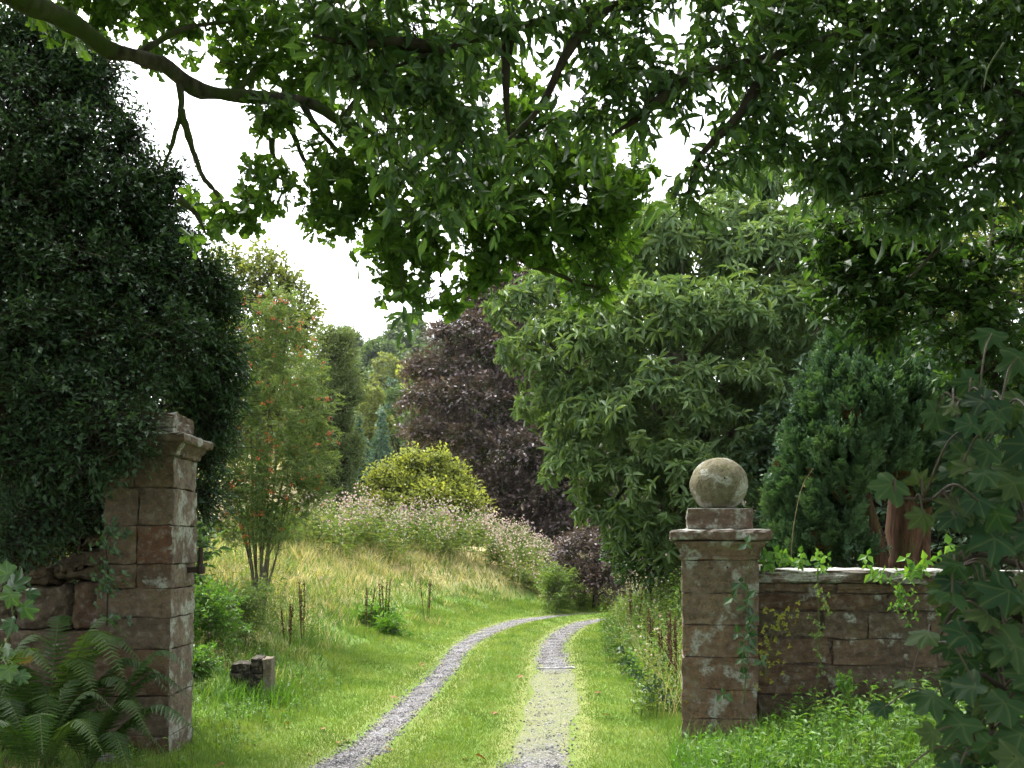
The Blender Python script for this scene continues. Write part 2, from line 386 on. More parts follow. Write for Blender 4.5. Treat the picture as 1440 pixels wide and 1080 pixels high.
M['ball'] = stone_mat('ball_sandstone', [(.15, .14, .08), (.17, .155, .09)], .70, .0, .55, .4, seed=21.)
M['wallstone'] = stone_mat('wall_sandstone', [(.10, .055, .033), (.125, .077, .045), (.13, .092, .058), (.085, .064, .042)], .40, .40, .5, .7, seed=17.)
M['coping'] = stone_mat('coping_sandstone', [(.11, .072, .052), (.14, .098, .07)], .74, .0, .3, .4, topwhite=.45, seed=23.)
M['mortar'] = stone_mat('old_mortar', [(.07, .05, .04), (.09, .065, .05)], .0, .0, .4, .3, seed=2.)
M['stump'] = stone_mat('black_mossy_stone', [(.022, .02, .018), (.035, .032, .028)], .0, .0, .52, .2, seed=4.)
M['stumpside'] = stone_mat('pale_stone_face', [(.20, .17, .12), (.24, .2, .15)], .5, .0, .3, .2, seed=6.)
def plain(name, c, rough=.7, metal=0.):
    m, nt, N, L = newmat(name); n = noise(N, L, None, 30, 4); finish(N, L, mixc(N, L, n.outputs['Fac'], c, tuple(v * .45 for v in c)), rough, n.outputs['Fac'], .4, .004); return m
M['iron'] = plain('rusty_iron', (.05, .035, .028), .75)
M['rock'] = stone_mat('field_stone', [(.10, .10, .10), (.16, .15, .15)], .4, .0, .35, .3, seed=9.)
M['kerb'] = plain('pale_kerb_stone', (.42, .41, .39), .8)

def gravel_mat():
    m, nt, N, L = newmat('track_gravel')
    tc = N.new('ShaderNodeTexCoord'); v = tc.outputs['Object']
    vo = N.new('ShaderNodeTexVoronoi'); vo.inputs['Scale'].default_value = 52; L.new(v, vo.inputs['Vector'])
    sx = N.new('ShaderNodeSeparateXYZ'); L.new(vo.outputs['Color'], sx.inputs[0])
    c = ramp(N, [(0, (.065, .07, .075)), (.45, (.14, .135, .137)), (.8, (.23, .225, .225)), (1, (.33, .315, .305))]); L.new(sx.outputs[0], c.inputs['Fac'])
    n = noise(N, L, v, 2.2, 4); col = mixc(N, L, band(N, L, n.outputs['Fac'], .45, .8), c.outputs[0], (.11, .10, .085))
    a = N.new('ShaderNodeAttribute'); a.attribute_name = 'rnd'
    n2 = noise(N, L, v, 9, 5); ad = N.new('ShaderNodeMath'); ad.operation = 'MULTIPLY_ADD'; L.new(n2.outputs['Fac'], ad.inputs[0]); ad.inputs[1].default_value = .8; L.new(a.outputs['Fac'], ad.inputs[2])
    col = mixc(N, L, band(N, L, ad.outputs[0], .6, 1.2), col, mixc(N, L, band(N, L, noise(N, L, v, 34, 5, .7).outputs['Fac'], .38, .62), (.12, .15, .05), (.22, .22, .12)))
    finish(N, L, col, .9, vo.outputs['Distance'], .9, .02, .2); return m
M['gravel'] = gravel_mat()
M['pebble'] = leaf_mat('gravel_stone', [(.06, .057, .06), (.14, .135, .137), (.25, .24, .24), (.38, .365, .35)], 0., .85, .2)

def ground_mat():
    m, nt, N, L = newmat('meadow_ground')
    tc = N.new('ShaderNodeTexCoord'); v = tc.outputs['Object']
    n = noise(N, L, v, 1.3, 5); n2 = noise(N, L, v, 26, 5, .7)
    g = mixc(N, L, n2.outputs['Fac'], (.065, .12, .02), (.14, .215, .042))
    g = mixc(N, L, band(N, L, n.outputs['Fac'], .5, .8), g, (.14, .17, .045))
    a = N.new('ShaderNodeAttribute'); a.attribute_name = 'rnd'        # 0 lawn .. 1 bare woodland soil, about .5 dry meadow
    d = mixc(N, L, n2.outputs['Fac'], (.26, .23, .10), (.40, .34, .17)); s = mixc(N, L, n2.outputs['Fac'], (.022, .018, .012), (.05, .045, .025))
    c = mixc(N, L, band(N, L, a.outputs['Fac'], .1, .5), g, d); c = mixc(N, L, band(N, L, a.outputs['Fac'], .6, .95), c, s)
    finish(N, L, c, .95, n2.outputs['Fac'], .6, .03, .1); return m
M['ground'] = ground_mat()
# ------------------------------------------------------------------ terrain and track
CLP = spline([(-2.4, -14), (-1.3, -4), (-.85, 4), (-.57, 7.23), (-.45, 8.1), (-.18, 12.7), (-.1, 15.7), (.2, 18.5), (.68, 20.9), (1.25, 22.3), (2.3, 23.5), (4, 24.4), (6.5, 25.0), (10, 25.3), (40, 26)], 150)
_A, _B = CLP[:-1], CLP[1:]
def sdist(x, y):
    x = np.asarray(x, float); y = np.asarray(y, float); sh = x.shape; p = np.stack([x.ravel(), y.ravel()], 1); out = np.empty(len(p))
    d = _B - _A; ll = (d * d).sum(1)
    for i in range(0, len(p), 40000):
        q = p[i:i + 40000]; w = q[:, None] - _A[None]; t = np.clip((w * d).sum(2) / ll, 0, 1); e = w - t[..., None] * d
        dd = (e * e).sum(2); k = dd.argmin(1); r = np.arange(len(q)); cr = d[k, 0] * e[r, k, 1] - d[k, 1] * e[r, k, 0]
        out[i:i + 40000] = np.sqrt(dd[r, k]) * -np.sign(cr)
    return out.reshape(sh)

def ground(x, y, sd=None):
    x = np.asarray(x, float); y = np.asarray(y, float)
    if sd is None: sd = sdist(x, y)
    amp = .5 + 1.0 * sstep(8, 21, y) - .3 * sstep(30, 50, y)
    amp = amp * (1 - .85 * sstep(-2.2, 3.2, x - .25 * (y - 24).clip(-99, 8)))
    h = amp * sstep(1.0, 6.2, -sd)
    h = h + .18 * sstep(1.6, 4, sd)
    h = h + .05 * sstep(.3, .0, abs(abs(sd) - 0.0)) * 1.0 - .02 * np.exp(-((abs(sd) - .72) / .32) ** 2)
    p = np.stack([x, y], -1)
    h = h + .045 * snoise(p, 2.6, 5) * sstep(.9, 2.2, abs(sd))
    far = sstep(60, 210, y); h = h + far * (25 + 5 * snoise(p, 120, 8)) + sstep(40, 140, abs(x)) * 8
    return h

def ground_grid(xs, ys):
    X, Y = np.meshgrid(xs, ys); n, m = X.shape
    i = np.arange(n * m).reshape(n, m); a, b, c, d = i[:-1, :-1].ravel(), i[:-1, 1:].ravel(), i[1:, 1:].ravel(), i[1:, :-1].ravel()
    return X, Y, np.concatenate([np.stack([a, b, c], 1), np.stack([a, c, d], 1)])
xs = np.concatenate([-np.geomspace(450, 9.2, 26), np.arange(-9, 9.01, .14), np.geomspace(9.2, 450, 26)])
ys = np.concatenate([-np.geomspace(60, 3, 8), np.arange(-2.8, 30, .15), np.geomspace(30.3, 520, 44)])
X, Y, T = ground_grid(xs, ys); SD = sdist(X, Y); Z = ground(X, Y, SD)
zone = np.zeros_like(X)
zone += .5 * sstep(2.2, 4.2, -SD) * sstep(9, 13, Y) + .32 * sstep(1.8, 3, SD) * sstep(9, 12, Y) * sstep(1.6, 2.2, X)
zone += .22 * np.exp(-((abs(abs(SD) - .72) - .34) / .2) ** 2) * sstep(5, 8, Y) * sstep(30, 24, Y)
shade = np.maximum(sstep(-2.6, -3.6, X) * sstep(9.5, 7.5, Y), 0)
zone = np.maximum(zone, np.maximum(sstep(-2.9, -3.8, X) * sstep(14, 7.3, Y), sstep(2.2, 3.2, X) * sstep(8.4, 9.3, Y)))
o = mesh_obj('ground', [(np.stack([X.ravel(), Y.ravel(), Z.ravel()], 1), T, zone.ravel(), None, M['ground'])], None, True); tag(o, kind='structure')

def track_points(off, y0, y1, n):
    c = CLP; t = nrm(np.gradient(c, axis=0)); nn = np.stack([t[:, 1], -t[:, 0]], 1)
    q = c + nn * off; s = np.concatenate([[0], np.cumsum(np.linalg.norm(np.diff(q, axis=0), axis=1))])
    k0 = np.interp(y0, c[:, 1], s); k1 = np.interp(y1, c[:, 1], s); u = np.linspace(k0, k1, n)
    return np.stack([np.interp(u, s, q[:, 0]), np.interp(u, s, q[:, 1])], 1), np.stack([np.interp(u, s, nn[:, 0]), np.interp(u, s, nn[:, 1])], 1)

def track(off, y0, y1, mossf, wf, seed):
    n = 700; p, nn = track_points(off, y0, y1, n); k = 15
    w = wf(p[:, 1]) * .5
    wl = w * (1.06 + .16 * snoise(p, 1.9, seed, 1)); wr = w * (1.06 + .16 * snoise(p, 1.7, seed + 1, 1))
    u = np.linspace(-1, 1, k); ww = np.where(u[None] < 0, wl[:, None], wr[:, None]) * u[None]
    Q = p[:, None] + nn[:, None] * ww[..., None]; z = ground(Q[..., 0], Q[..., 1]) + .003 + (.010 + .006 * snoise(Q, .3, seed + 5)) * (1 - u ** 2)
    z = np.maximum(z, ground(Q[..., 0], Q[..., 1]) + .003)
    V = np.concatenate([Q.reshape(-1, 2), z.reshape(-1, 1)], 1); i = np.arange(n * k).reshape(n, k)
    a, b, c, d = i[:-1, :-1].ravel(), i[:-1, 1:].ravel(), i[1:, 1:].ravel(), i[1:, :-1].ravel()
    moss = np.maximum(mossf(Q[..., 0], Q[..., 1]), 1.05 * sstep(.45, 1.0, np.abs(u)[None] + .22 * snoise(Q, .5, seed + 7)))
    o = mesh_obj('gravel_track', [(V, np.concatenate([np.stack([a, b, c], 1), np.stack([a, c, d], 1)]), np.clip(moss, 0, 1).ravel(), None, M['gravel'])], None, True)
    return tag(o, kind='structure')
WL = lambda y: np.interp(y, [3, 7, 9, 12, 16, 21, 24], [.40, .34, .28, .27, .30, .42, .5])
WR = lambda y: np.interp(y, [3, 7, 9, 12, 16, 21, 24], [.40, .40, .46, .47, .40, .40, .45])
MR = lambda x, y: .72 * sstep(6.4, 8.8, y) * (1 - sstep(12.6, 13.5, y))
track(-.72, -6, 25.0, lambda x, y: .05 + 0 * y, WL, 11)
track(.72, -6, 25.0, MR, WR, 15)
# drain stone across the right wheel track
r = RG(3); cx, cy = .585, 13.25; V = []
kx = np.linspace(-.25, .25, 12); rows = []
for x in kx:
    dx = .012 * r.normal()
    for dy, dz in ((-.055 + dx, -.05), (-.05 + dx, .022), (.05 + dx, .018), (.06 + dx, -.05)): V.append((cx + x, cy + dy + .1 * x, float(ground(cx + x, cy)) + dz + .004 * r.normal()))
T = []
for i in range(11):
    for j in range(3): a = i * 4 + j; T += [(a, a + 4, a + 5), (a, a + 5, a + 1)]
T += [(0, 1, 2), (0, 2, 3), (44, 46, 45), (44, 47, 46)]
o = mesh_obj('drain_stone', [(np.array(V), np.array(T), .5, None, M['kerb'])]); tag(o, 'pale narrow drain stone set across the right wheel track', 'drain stone')

# ------------------------------------------------------------------ stone work
def block_verts(x0, x1, y0, y1, z0, z1, rng, worn=.008, cuts=4, bev=.007):
    bm = bmesh.new(); bmesh.ops.create_cube(bm, size=1)
    for v in bm.verts: v.co = Vector((x0 + (v.co.x + .5) * (x1 - x0), y0 + (v.co.y + .5) * (y1 - y0), z0 + (v.co.z + .5) * (z1 - z0)))
    bmesh.ops.bevel(bm, geom=bm.edges[:], offset=min(bev, .2 * (z1 - z0)), segments=2, affect='EDGES', profile=.6)
    bmesh.ops.subdivide_edges(bm, edges=[e for e in bm.edges if e.calc_length() > .05], cuts=cuts, use_grid_fill=True)
    bmesh.ops.triangulate(bm, faces=bm.faces[:]); bm.verts.index_update()
    V = np.array([v.co[:] for v in bm.verts]); T = np.array([[v.index for v in f.verts] for f in bm.faces]); bm.free()
    s = int(rng.integers(1e6)); d = np.stack([snoise(V, .16, s + i) for i in range(3)], 1)
    return V + d * worn * .6 + worn * .5 * np.stack([snoise(V, .05, s + 5 + i) for i in range(3)], 1), T

def courses(levels, x0, x1, y0, y1, rng, mat, splits=(.4, .6), sidemat=None, joint=.006, worn=.007, jog=.006, cuts=4):
    ch = []
    for z0, z1 in zip(levels[:-1], levels[1:]):
        n = (2 if rng.random() < .22 else 1) if x1 - x0 < 1 else max(2, int((x1 - x0) / rng.uniform(.45, .7)))
        cut = [x0] + sorted([x0 + (x1 - x0) * ((i + 1) / n + rng.uniform(-.16, .16) / n * 2) for i in range(n - 1)]) + [x1]
        for a, b in zip(cut[:-1], cut[1:]):
            j = rng.normal(size=4) * jog
            V, T = block_verts(a + joint / 2 + j[0], b - joint / 2 + j[1], y0 + abs(j[2]), y1 - abs(j[3]), z0 + joint / 2, z1 - joint / 2, rng, worn, cuts)
            ch.append((V, T, rng.random(), None, mat))
    return ch

def square_lathe(cx, cy, prof, rng, worn=.006, nseg=10):
    """prof: list of (half size, z), swept round a square"""
    V = []; k = nseg * 4
    for h, z in prof:
        for s in range(4):
            for i in range(nseg):
                t = -1 + 2 * i / nseg; q = [(t, -1), (1, t), (-t, 1), (-1, -t)][s]; V.append((cx + q[0] * h, cy + q[1] * h, z))
    V = np.array(V); s = int(rng.integers(1e6)); d = np.stack([snoise(V, .12, s + i) for i in range(3)], 1); V = V + d * worn
    T = []
    for r_ in range(len(prof) - 1):
        for i in range(k):
            j = (i + 1) % k; a, b = r_ * k + i, r_ * k + j; T += [(a, b, b + k), (a, b + k, a + k)]
    c0 = len(V); V = np.vstack([V, V[:k].mean(0), V[-k:].mean(0)]); e = (len(prof) - 1) * k
    for i in range(k): j = (i + 1) % k; T += [(c0, j, i), (c0 + 1, e + i, e + j)]
    return V, np.array(T)

def bore(chunk, holes):
    """cut round pockets (centre, axis, radius, depth) into one closed chunk and give the chunk back"""
    V, T, r, e, m = chunk; me = bpy.data.meshes.new('blank'); me.from_pydata(V.tolist(), [], T.tolist()); ob = bpy.data.objects.new('blank', me); COL.objects.link(ob); cus = []
    for c, ax, rad, dep in holes:
        bm = bmesh.new(); bmesh.ops.create_cone(bm, cap_ends=True, segments=14, radius1=rad, radius2=rad * .8, depth=dep * 2)
        mt = Vector(ax).to_track_quat('Z', 'Y').to_matrix().to_4x4(); bmesh.ops.transform(bm, matrix=Matrix.Translation(c) @ mt, verts=bm.verts)
        cm = bpy.data.meshes.new('cutter'); bm.to_mesh(cm); bm.free(); cu = bpy.data.objects.new('cutter', cm); COL.objects.link(cu); cus.append(cu)
        md = ob.modifiers.new('b', 'BOOLEAN'); md.operation = 'DIFFERENCE'; md.object = cu; md.solver = 'EXACT'
    bpy.context.view_layer.update(); dg = bpy.context.evaluated_depsgraph_get(); nm = bpy.data.meshes.new_from_object(ob.evaluated_get(dg), depsgraph=dg)
    nm.calc_loop_triangles(); V2 = np.array([v.co[:] for v in nm.vertices]); T2 = np.array([t.vertices[:] for t in nm.loop_triangles])
    for x in cus + [ob]: bpy.data.objects.remove(x, do_unlink=True)
    bpy.data.meshes.remove(nm)
    return (V2, T2, r, e, m) if len(V2) > .8 * len(V) else chunk

def to_world(ch, loc, rz, lean=0.):
    c, s = math.cos(rz), math.sin(rz); out = []
    for V, T, r, e, m in ch:
        V = V.copy(); V[:, 0] += lean * V[:, 2]
        out.append((np.stack([V[:, 0] * c - V[:, 1] * s + loc[0], V[:, 0] * s + V[:, 1] * c + loc[1], V[:, 2] + loc[2]], 1), T, r, e, m))
    return out

# right gate pillar with ball
def right_pillar():
    rz = math.radians(-9.7); loc = (1.417, 8.3, 0.0); rng = RG(41); w = .62; h = w / 2
    root = thing('gate_pillar', 'red sandstone gate pillar topped by a stone ball at the wall end', 'gate pillar', loc, rz)
    body = courses([-.25, .18, .42, .69, .955, 1.22, 1.495], 0, w, 0, w, rng, M['stoneR'], jog=.004)
    core = square_lathe(h, h, [(h - .02, -.3), (h - .02, 1.49)], rng, .0, 4)
    top = max(b[0][:, 2].max() for b in body)
    body = [bore(b, [h_ for h_ in [((.24, 0, 1.43), (0, -1, 0), .016, .07), ((.37, 0, 1.435), (0, -1, 0), .011, .06)] if b[0][:, 0].min() + .02 < h_[0][0] < b[0][:, 0].max() - .02]) if b[0][:, 2].max() > top - .03 else b for b in body]
    sh = mesh_obj('shaft', to_world(body + [(*core, .5, None, M['mortar'])], loc, rz), root)
    prof = [(h - .01, 1.496), (h + .02, 1.50), (h + .022, 1.525), (h + .012, 1.531), (h + .015, 1.555), (h + .027, 1.59), (h + .05, 1.625), (h + .057, 1.648), (h + .05, 1.654), (h - .05, 1.66)]
    slab = [(h - .05, 1.661), (h + .092, 1.664), (h + .1, 1.676), (h + .1, 1.722), (h + .09, 1.74), (h - .06, 1.757)]
    mesh_obj('cornice', to_world([(*square_lathe(h, h, prof, rng, .004, 14), .4, None, M['stoneR']), (*square_lathe(h, h, slab, rng, .006, 14), .5, None, M['cap'])], loc, rz), root)
    V, T = block_verts(h - .27, h + .27, h - .27, h + .27, 1.752, 1.925, rng, .007, 6, .012)
    mesh_obj('plinth', to_world([(V, T, .4, None, M['cap'])], loc, rz), root)
    nu, nv = 48, 30; V = []
    for i in range(nv + 1):
        a = -math.pi / 2 + math.pi * i / nv
        for j in range(nu): b = 2 * math.pi * j / nu; V.append((math.cos(a) * math.cos(b), math.cos(a) * math.sin(b), math.sin(a)))
    V = np.array(V); V = V * (1 + .012 * snoise(V, .9, 7) + .004 * snoise(V, .2, 8))[:, None]; V *= .245; V[:, 2] = np.maximum(V[:, 2] * .97, -.214); V += np.array([h, h, 1.925 + .212])
    T = [];
    for i in range(nv):
        for j in range(nu): k = (j + 1) % nu; a, b = i * nu + j, i * nu + k; T += [(a, b, b + nu), (a, b + nu, a + nu)]
    d = Vector((.16, -.93, .24)).normalized(); hc = Vector((h, h, 2.12)) + d * .24; c_ = bore((V, np.array(T), .5, None, M['ball']), [(hc, d, .011, .05)])
    bl = mesh_obj('ball', to_world([c_], loc, rz), root, True); near = np.linalg.norm(c_[0][c_[1]].mean(1) - np.array(hc), axis=1) < .05
    bl.data.polygons.foreach_set('use_smooth', ~near)
right_pillar()

# left gate pillar
def left_pillar():
    loc = (-3.11, 7.5, 0.0); rng = RG(43); wx, wy = .525, .55
    root = thing('gate_pillar', 'tall leaning brown sandstone gate pillar without a ball under dark evergreen', 'gate pillar', loc)
    lv = [-.3, .18, .48, .83, 1.07, 1.29, 1.475, 1.765, 2.05, 2.29]; ch = []
    for z0, z1 in zip(lv[:-1], lv[1:]):
        cut = [-.05 if z1 < 1.3 else 0, rng.uniform(.2, .34), wx] if rng.random() < .55 else [-.05 if z1 < 1.3 else 0, wx]
        for a, b in zip(cut[:-1], cut[1:]):
            j = rng.normal(size=3) * .004; V, T = block_verts(a + .002, b - .002 + j[0], abs(j[1]), wy, z0 + .003, z1 - .003, rng, .007, 5)
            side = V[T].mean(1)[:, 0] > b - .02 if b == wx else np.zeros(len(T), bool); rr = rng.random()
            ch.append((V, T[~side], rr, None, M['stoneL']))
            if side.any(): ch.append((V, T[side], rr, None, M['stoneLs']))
    ch.append((*square_lathe(.26, .27, [(.235, -.3), (.235, 2.28)], rng, 0., 3), .5, None, M['mortar']))
    mesh_obj('shaft', to_world(ch, loc, 0, .018), root)
    prof = [(.262, 2.291), (.285, 2.30), (.29, 2.33), (.31, 2.355), (.325, 2.385), (.355, 2.395), (.362, 2.41), (.362, 2.445), (.352, 2.458), (.2, 2.475)]
    mesh_obj('cornice', to_world([(*square_lathe(.262, .275, prof, rng, .005, 12), .5, None, M['cap'])], loc, 0, .018), root)
    V, T = block_verts(.0, .50, .04, .52, 2.465, 2.625, rng, .008, 6, .012)
    mesh_obj('plinth', to_world([(V, T, .5, None, M['cap'])], loc, 0, .018), root)
    x = wx + .028 - .01; y = .40; b = []
    V, T = block_verts(x - .05, x + .085, y - .022, y + .022, 1.40, 1.445, rng, .002, 1, .005); b.append((V, T, .5, None, M['iron']))
    V, T = tube([(x + .07, y, 1.39), (x + .07, y, 1.60)], [.021, .019], 10, 6, .05); b.append((V, T, .5, None, M['iron']))
    V, T = tube([(x + .07, y, 1.395), (x + .07, y, 1.452)], [.033, .033], 10, 4, .03); b.append((V, T, .5, None, M['iron']))
    tag(mesh_obj('hinge_pin', to_world(b, loc, 0, .018), root), 'rusty iron hinge pin')
left_pillar()

# right boundary wall
def right_wall():
    rz = math.radians(-9.7); loc = (2.045, 8.315, 0.0); rng = RG(47); Lw = 6.5
    root = thing('stone_wall', 'mossy red sandstone boundary wall with pale lichened coping beside the ball pillar', 'wall', loc, rz)
    ch = courses([-.25, .12, .36, .62, .84, 1.07, 1.22, 1.30], 0, Lw, .10, .50, rng, M['wallstone'], worn=.012, jog=.010, joint=.012, cuts=3)
    V, T = block_verts(.01, Lw - .01, .135, .46, -.3, 1.29, rng, .0, 1); ch.append((V, T, .5, None, M['mortar']))
    mesh_obj('masonry', to_world(ch, loc, rz), root)
    x = 0.0; cp = []
    while x < Lw:
        n = rng.uniform(.6, 1.0); V, T = block_verts(x + .003, min(Lw, x + n) - .003, .065 + rng.normal() * .006, .54, 1.302, 1.415 + rng.normal() * .006, rng, .011, 6, .02)
        cp.append((V, T, rng.random(), None, M['coping'])); x += n
    mesh_obj('coping', to_world(cp, loc, rz), root)
right_wall()

# left broken wall
def left_wall():
    loc = (-6.2, 7.75, 0.0); rng = RG(53)
    root = thing('stone_wall', 'broken rubble wall sloping down behind the ferns and tall pillar', 'wall', loc)
    ch = []
    for i, (a, b, z0, z1) in enumerate([(0, .9, 0, .5), (.9, 1.7, 0, .5), (1.7, 2.5, 0, .5), (2.5, 3.1, 0, .5), (0, .7, .5, .9), (.7, 1.6, .5, .95), (1.6, 2.3, .5, .95), (2.3, 3.1, .5, .95), (0.4, 1.2, .95, 1.2), (1.2, 2.3, .95, 1.25), (2.3, 2.75, .95, 1.3), (2.75, 3.1, .95, 1.33), (2.2, 2.6, 1.3, 1.47), (2.6, 3.1, 1.34, 1.62), (2.8, 3.1, 1.62, 1.77)]):
        V, T = block_verts(a + .01, b - .01, rng.uniform(0, .04), .42, z0 + .01 - (.2 if z0 == 0 else 0), z1, rng, .02, 7, .03)
        if z1 > 1.4: V[:, 2] -= np.clip((.4 - (V[:, 0] - a)), 0, .4) * .35 * (V[:, 2] > (z0 + z1) / 2)
        ch.append((V, T, rng.random(), None, M['wallstone']))
    mesh_obj('masonry', to_world(ch, loc, 0), root, True)
left_wall()

# stub of an old gate stop
def stub():
    g = float(ground(-2.7, 10.3)); loc = (-2.88, 10.2, g); rng = RG(59); rz = math.radians(6)
    root = thing('stone_stub', 'squat black mossy stone stub with layered top in grass behind the tall pillar', 'stone stub', loc, rz)
    ch = []
    V, T = block_verts(0, .30, 0, .34, -.25, .22, rng, .008, 3); ch.append((V, T, .4, None, M['stump']))
    V, T = block_verts(-.01, .20, -.01, .33, .225, .285, rng, .008, 3); ch.append((V, T, .6, None, M['stump']))
    V, T = block_verts(0, .19, 0, .33, .288, .375, rng, .01, 3); ch.append((V, T, .3, None, M['stump']))
    mesh_obj('base', to_world(ch, loc, rz), root)
    ch = []
    for z0, z1 in ((.223, .275), (.28, .335), (.34, .385), (.39, .43)):
        V, T = block_verts(.20, .312, .0, .33, z0, z1, rng, .006, 3, .014); ch.append((V, T, rng.random(), None, M['stump']))
    mesh_obj('layered_top', to_world(ch, loc, rz), root)
    V, T = block_verts(.315, .40, .01, .34, -.15, .42, rng, .008, 5); mesh_obj('facing_slab', to_world([(V, T, .5, None, M['stumpside'])], loc, rz), root)
stub()

# loose stone in the shaded grass
rng = RG(61)
for (px, py, s, lab) in [(143, 1062, .085, 'grey field stone sunk in shaded grass before the tall pillar'), (98, 985, .06, 'small brown stone at the foot of the ferns')]:
    y = 2240 / (py - 770 + 12) * .97; x = (px - 720) / F * y; bm = bmesh.new(); bmesh.ops.create_icosphere(bm, subdivisions=3, radius=1)
    V = np.array([v.co[:] for v in bm.verts]); T = np.array([[v.index for v in f.verts] for f in bm.faces]); bm.free()
    V = V * (1 + .2 * snoise(V, 1.6, int(px)) + .06 * snoise(V, .4, int(px) + 1))[:, None] * s * np.array([1.1, .9, .75]) + np.array([x, y, float(ground(x, y)) + s * .35])
    tag(mesh_obj('field_stone', [(V, T, .6, None, M['rock'])], None, True), lab, 'stone')
# ------------------------------------------------------------------ trees
def gz(x, y): return float(ground(x, y))

def make_tree(name, label, cat, base, lobes, n, tpl, leaf, m, width, mat, seed, twig=.25, mode='spray', bark='barkgrey', r0=.15, top=None, inner=.6, gap=.1, gscale=.6,
              droop=.15, up=.8, jit=.35, low=.35, group=None, spread=.9, extra=None, outbias=.0, twigr=.008, limbs=True, prune=.55, smooth=False, stems=None, crownname='crown'):
    rng = RG(seed); C, Rr = lobes if isinstance(lobes, tuple) else px_lobes(lobes)
    base = np.array([base[0], base[1], gz(base[0], base[1]) if len(base) < 3 else base[2]])
    root = thing(name, label, cat, base, 0, group)
    if stems: mesh_obj('trunk', tubes(stems, M[bark], seed), root, True)
    elif limbs: mesh_obj('trunk', limb_set(base, C, Rr, rng, r0, top, M[bark], seed=seed), root, True)
    P, O = shell(C, Rr, n, rng, inner, gap, seed, gscale, low, prune)
    O = nrm(O + rng.normal(size=O.shape) * .45 + np.array([0, 0, outbias]))
    ch = []
    if mode == 'spray':
        B = P - O * twig * .5; sp = sprays(B, O, m, twig, leaf, rng, droop, up, spread, jit)
        if twigr: ch.append((*place(TWIG, B - O * twig * .4, O, np.roll(O, 1, 1) + .01, twig * 1.3, twigr / twig, np.full(len(B), .5))[:2], .5, None, M[bark]))
    else: sp = rosettes(P, O, m, leaf, rng, droop, spread)
    ch.append(leaf_chunk(tpl, sp, width, rng, mat))
    if extra: ch += extra(P, O, rng)
    mesh_obj(crownname, ch, root, smooth)
    return root, P, O

# --- hillside wood far behind: separate trees on the slope
def far_tree(name, label, cat, px, topy, d, wpx, n, mat, seed, kind='round', group='trees on the far wooded slope'):
    x = (px - 720) / F * d; g = gz(x, d); top = HC + (HOR - topy) / F * d; H = max(top - g, 5.0); g0 = g; r = wpx / F * d / 2; rng = RG(seed); lobes = []
    if kind == 'round':
        for i in range(9):
            a = rng.uniform(0, 6.28); q = rng.uniform(.25, .7); zz = rng.uniform(.35, .85); k = r * rng.uniform(.38, .6)
            lobes.append(((x + math.cos(a) * r * q, d + math.sin(a) * r * q, g0 + H * zz), (k, k, k * .75)))
        lobes.append(((x, d, top - r * .42), (r * .55, r * .55, r * .42))); lobes.append(((x, d, g0 + H * .5), (r * .8, r * .8, H * .35)))
    else:
        for i in range(11):
            t = i / 10; k = r * (1.05 - t) + .08 * r; lobes.append(((x + rng.normal() * .1 * r, d, g0 + H * (.1 + .86 * t)), (k, k, H * .07)))
    C = np.array([l[0] for l in lobes]); Rr = np.array([l[1] for l in lobes])
    lf = d / F * 3.6
    make_tree(name, label, cat, (x, d, g0), (C, Rr), int(n * 2.2), LEAF2, lf, 5, .75, mat, seed, twig=lf * 1.6, r0=.25, gap=.0, gscale=r * .6, up=.7 if kind == 'round' else .3, droop=.2 if kind == 'round' else .5, group=group, twigr=0, bark='barkdark', jit=.5, inner=.7)
G = 'trees on the far wooded slope'
far = [('broadleaf_tree', 'light green tree low in the gap right of the willow', 'tree', 522, 545, 78, 60, 1500, 'limetree', 'round'), ('broadleaf_tree', 'mid green tree filling the slope under the olive tree', 'tree', 560, 545, 88, 64, 1500, 'wood', 'round'), ('broadleaf_tree', 'round dark green tree highest on the far wooded skyline', 'tree', 575, 452, 170, 85, 1500, 'wood', 'round'),
       ('broadleaf_tree', 'broad green tree on the skyline beside the rowan crown', 'tree', 487, 462, 175, 80, 1500, 'wood', 'round'),
       ('broadleaf_tree', 'pale rounded tree below the skyline left of the copper beech', 'tree', 535, 476, 150, 75, 1400, 'wood', 'round'),
       ('broadleaf_tree', 'wide olive green tree in the middle of the wooded slope', 'tree', 545, 500, 128, 70, 1400, 'limetree', 'round'),
       ('broadleaf_tree', 'deep green tree half hidden behind the grey green willow', 'tree', 485, 500, 125, 80, 1400, 'wood', 'round'),
       ('golden_tree', 'small yellow tree showing at the edge of the copper beech', 'tree', 572, 513, 95, 46, 900, 'golden', 'round'),
       ('cedar_tree', 'layered blue green conifer below the yellow tree', 'conifer', 552, 528, 100, 70, 1300, 'spruce', 'cone'),
       ('spruce_tree', 'dark blue green spruce above the golden bush', 'conifer', 536, 578, 62, 62, 1300, 'spruce', 'cone'),
       ('spruce_tree', 'small shadowed spruce between willow and golden bush', 'conifer', 507, 588, 66, 44, 1000, 'spruce', 'cone'),
       ('broadleaf_tree', 'green tree on the skyline just behind the copper beech', 'tree', 640, 466, 165, 90, 1300, 'wood', 'round'),
       ('broadleaf_tree', 'green tree low on the slope behind the copper beech fringe', 'tree', 600, 520, 85, 80, 1300, 'wood', 'round')]
for i, (nm, lb, ct, px, ty, d, w, n, mt, k) in enumerate(far): far_tree(nm, lb, ct, px, ty, d, w, n, M[mt], 100 + i, k)
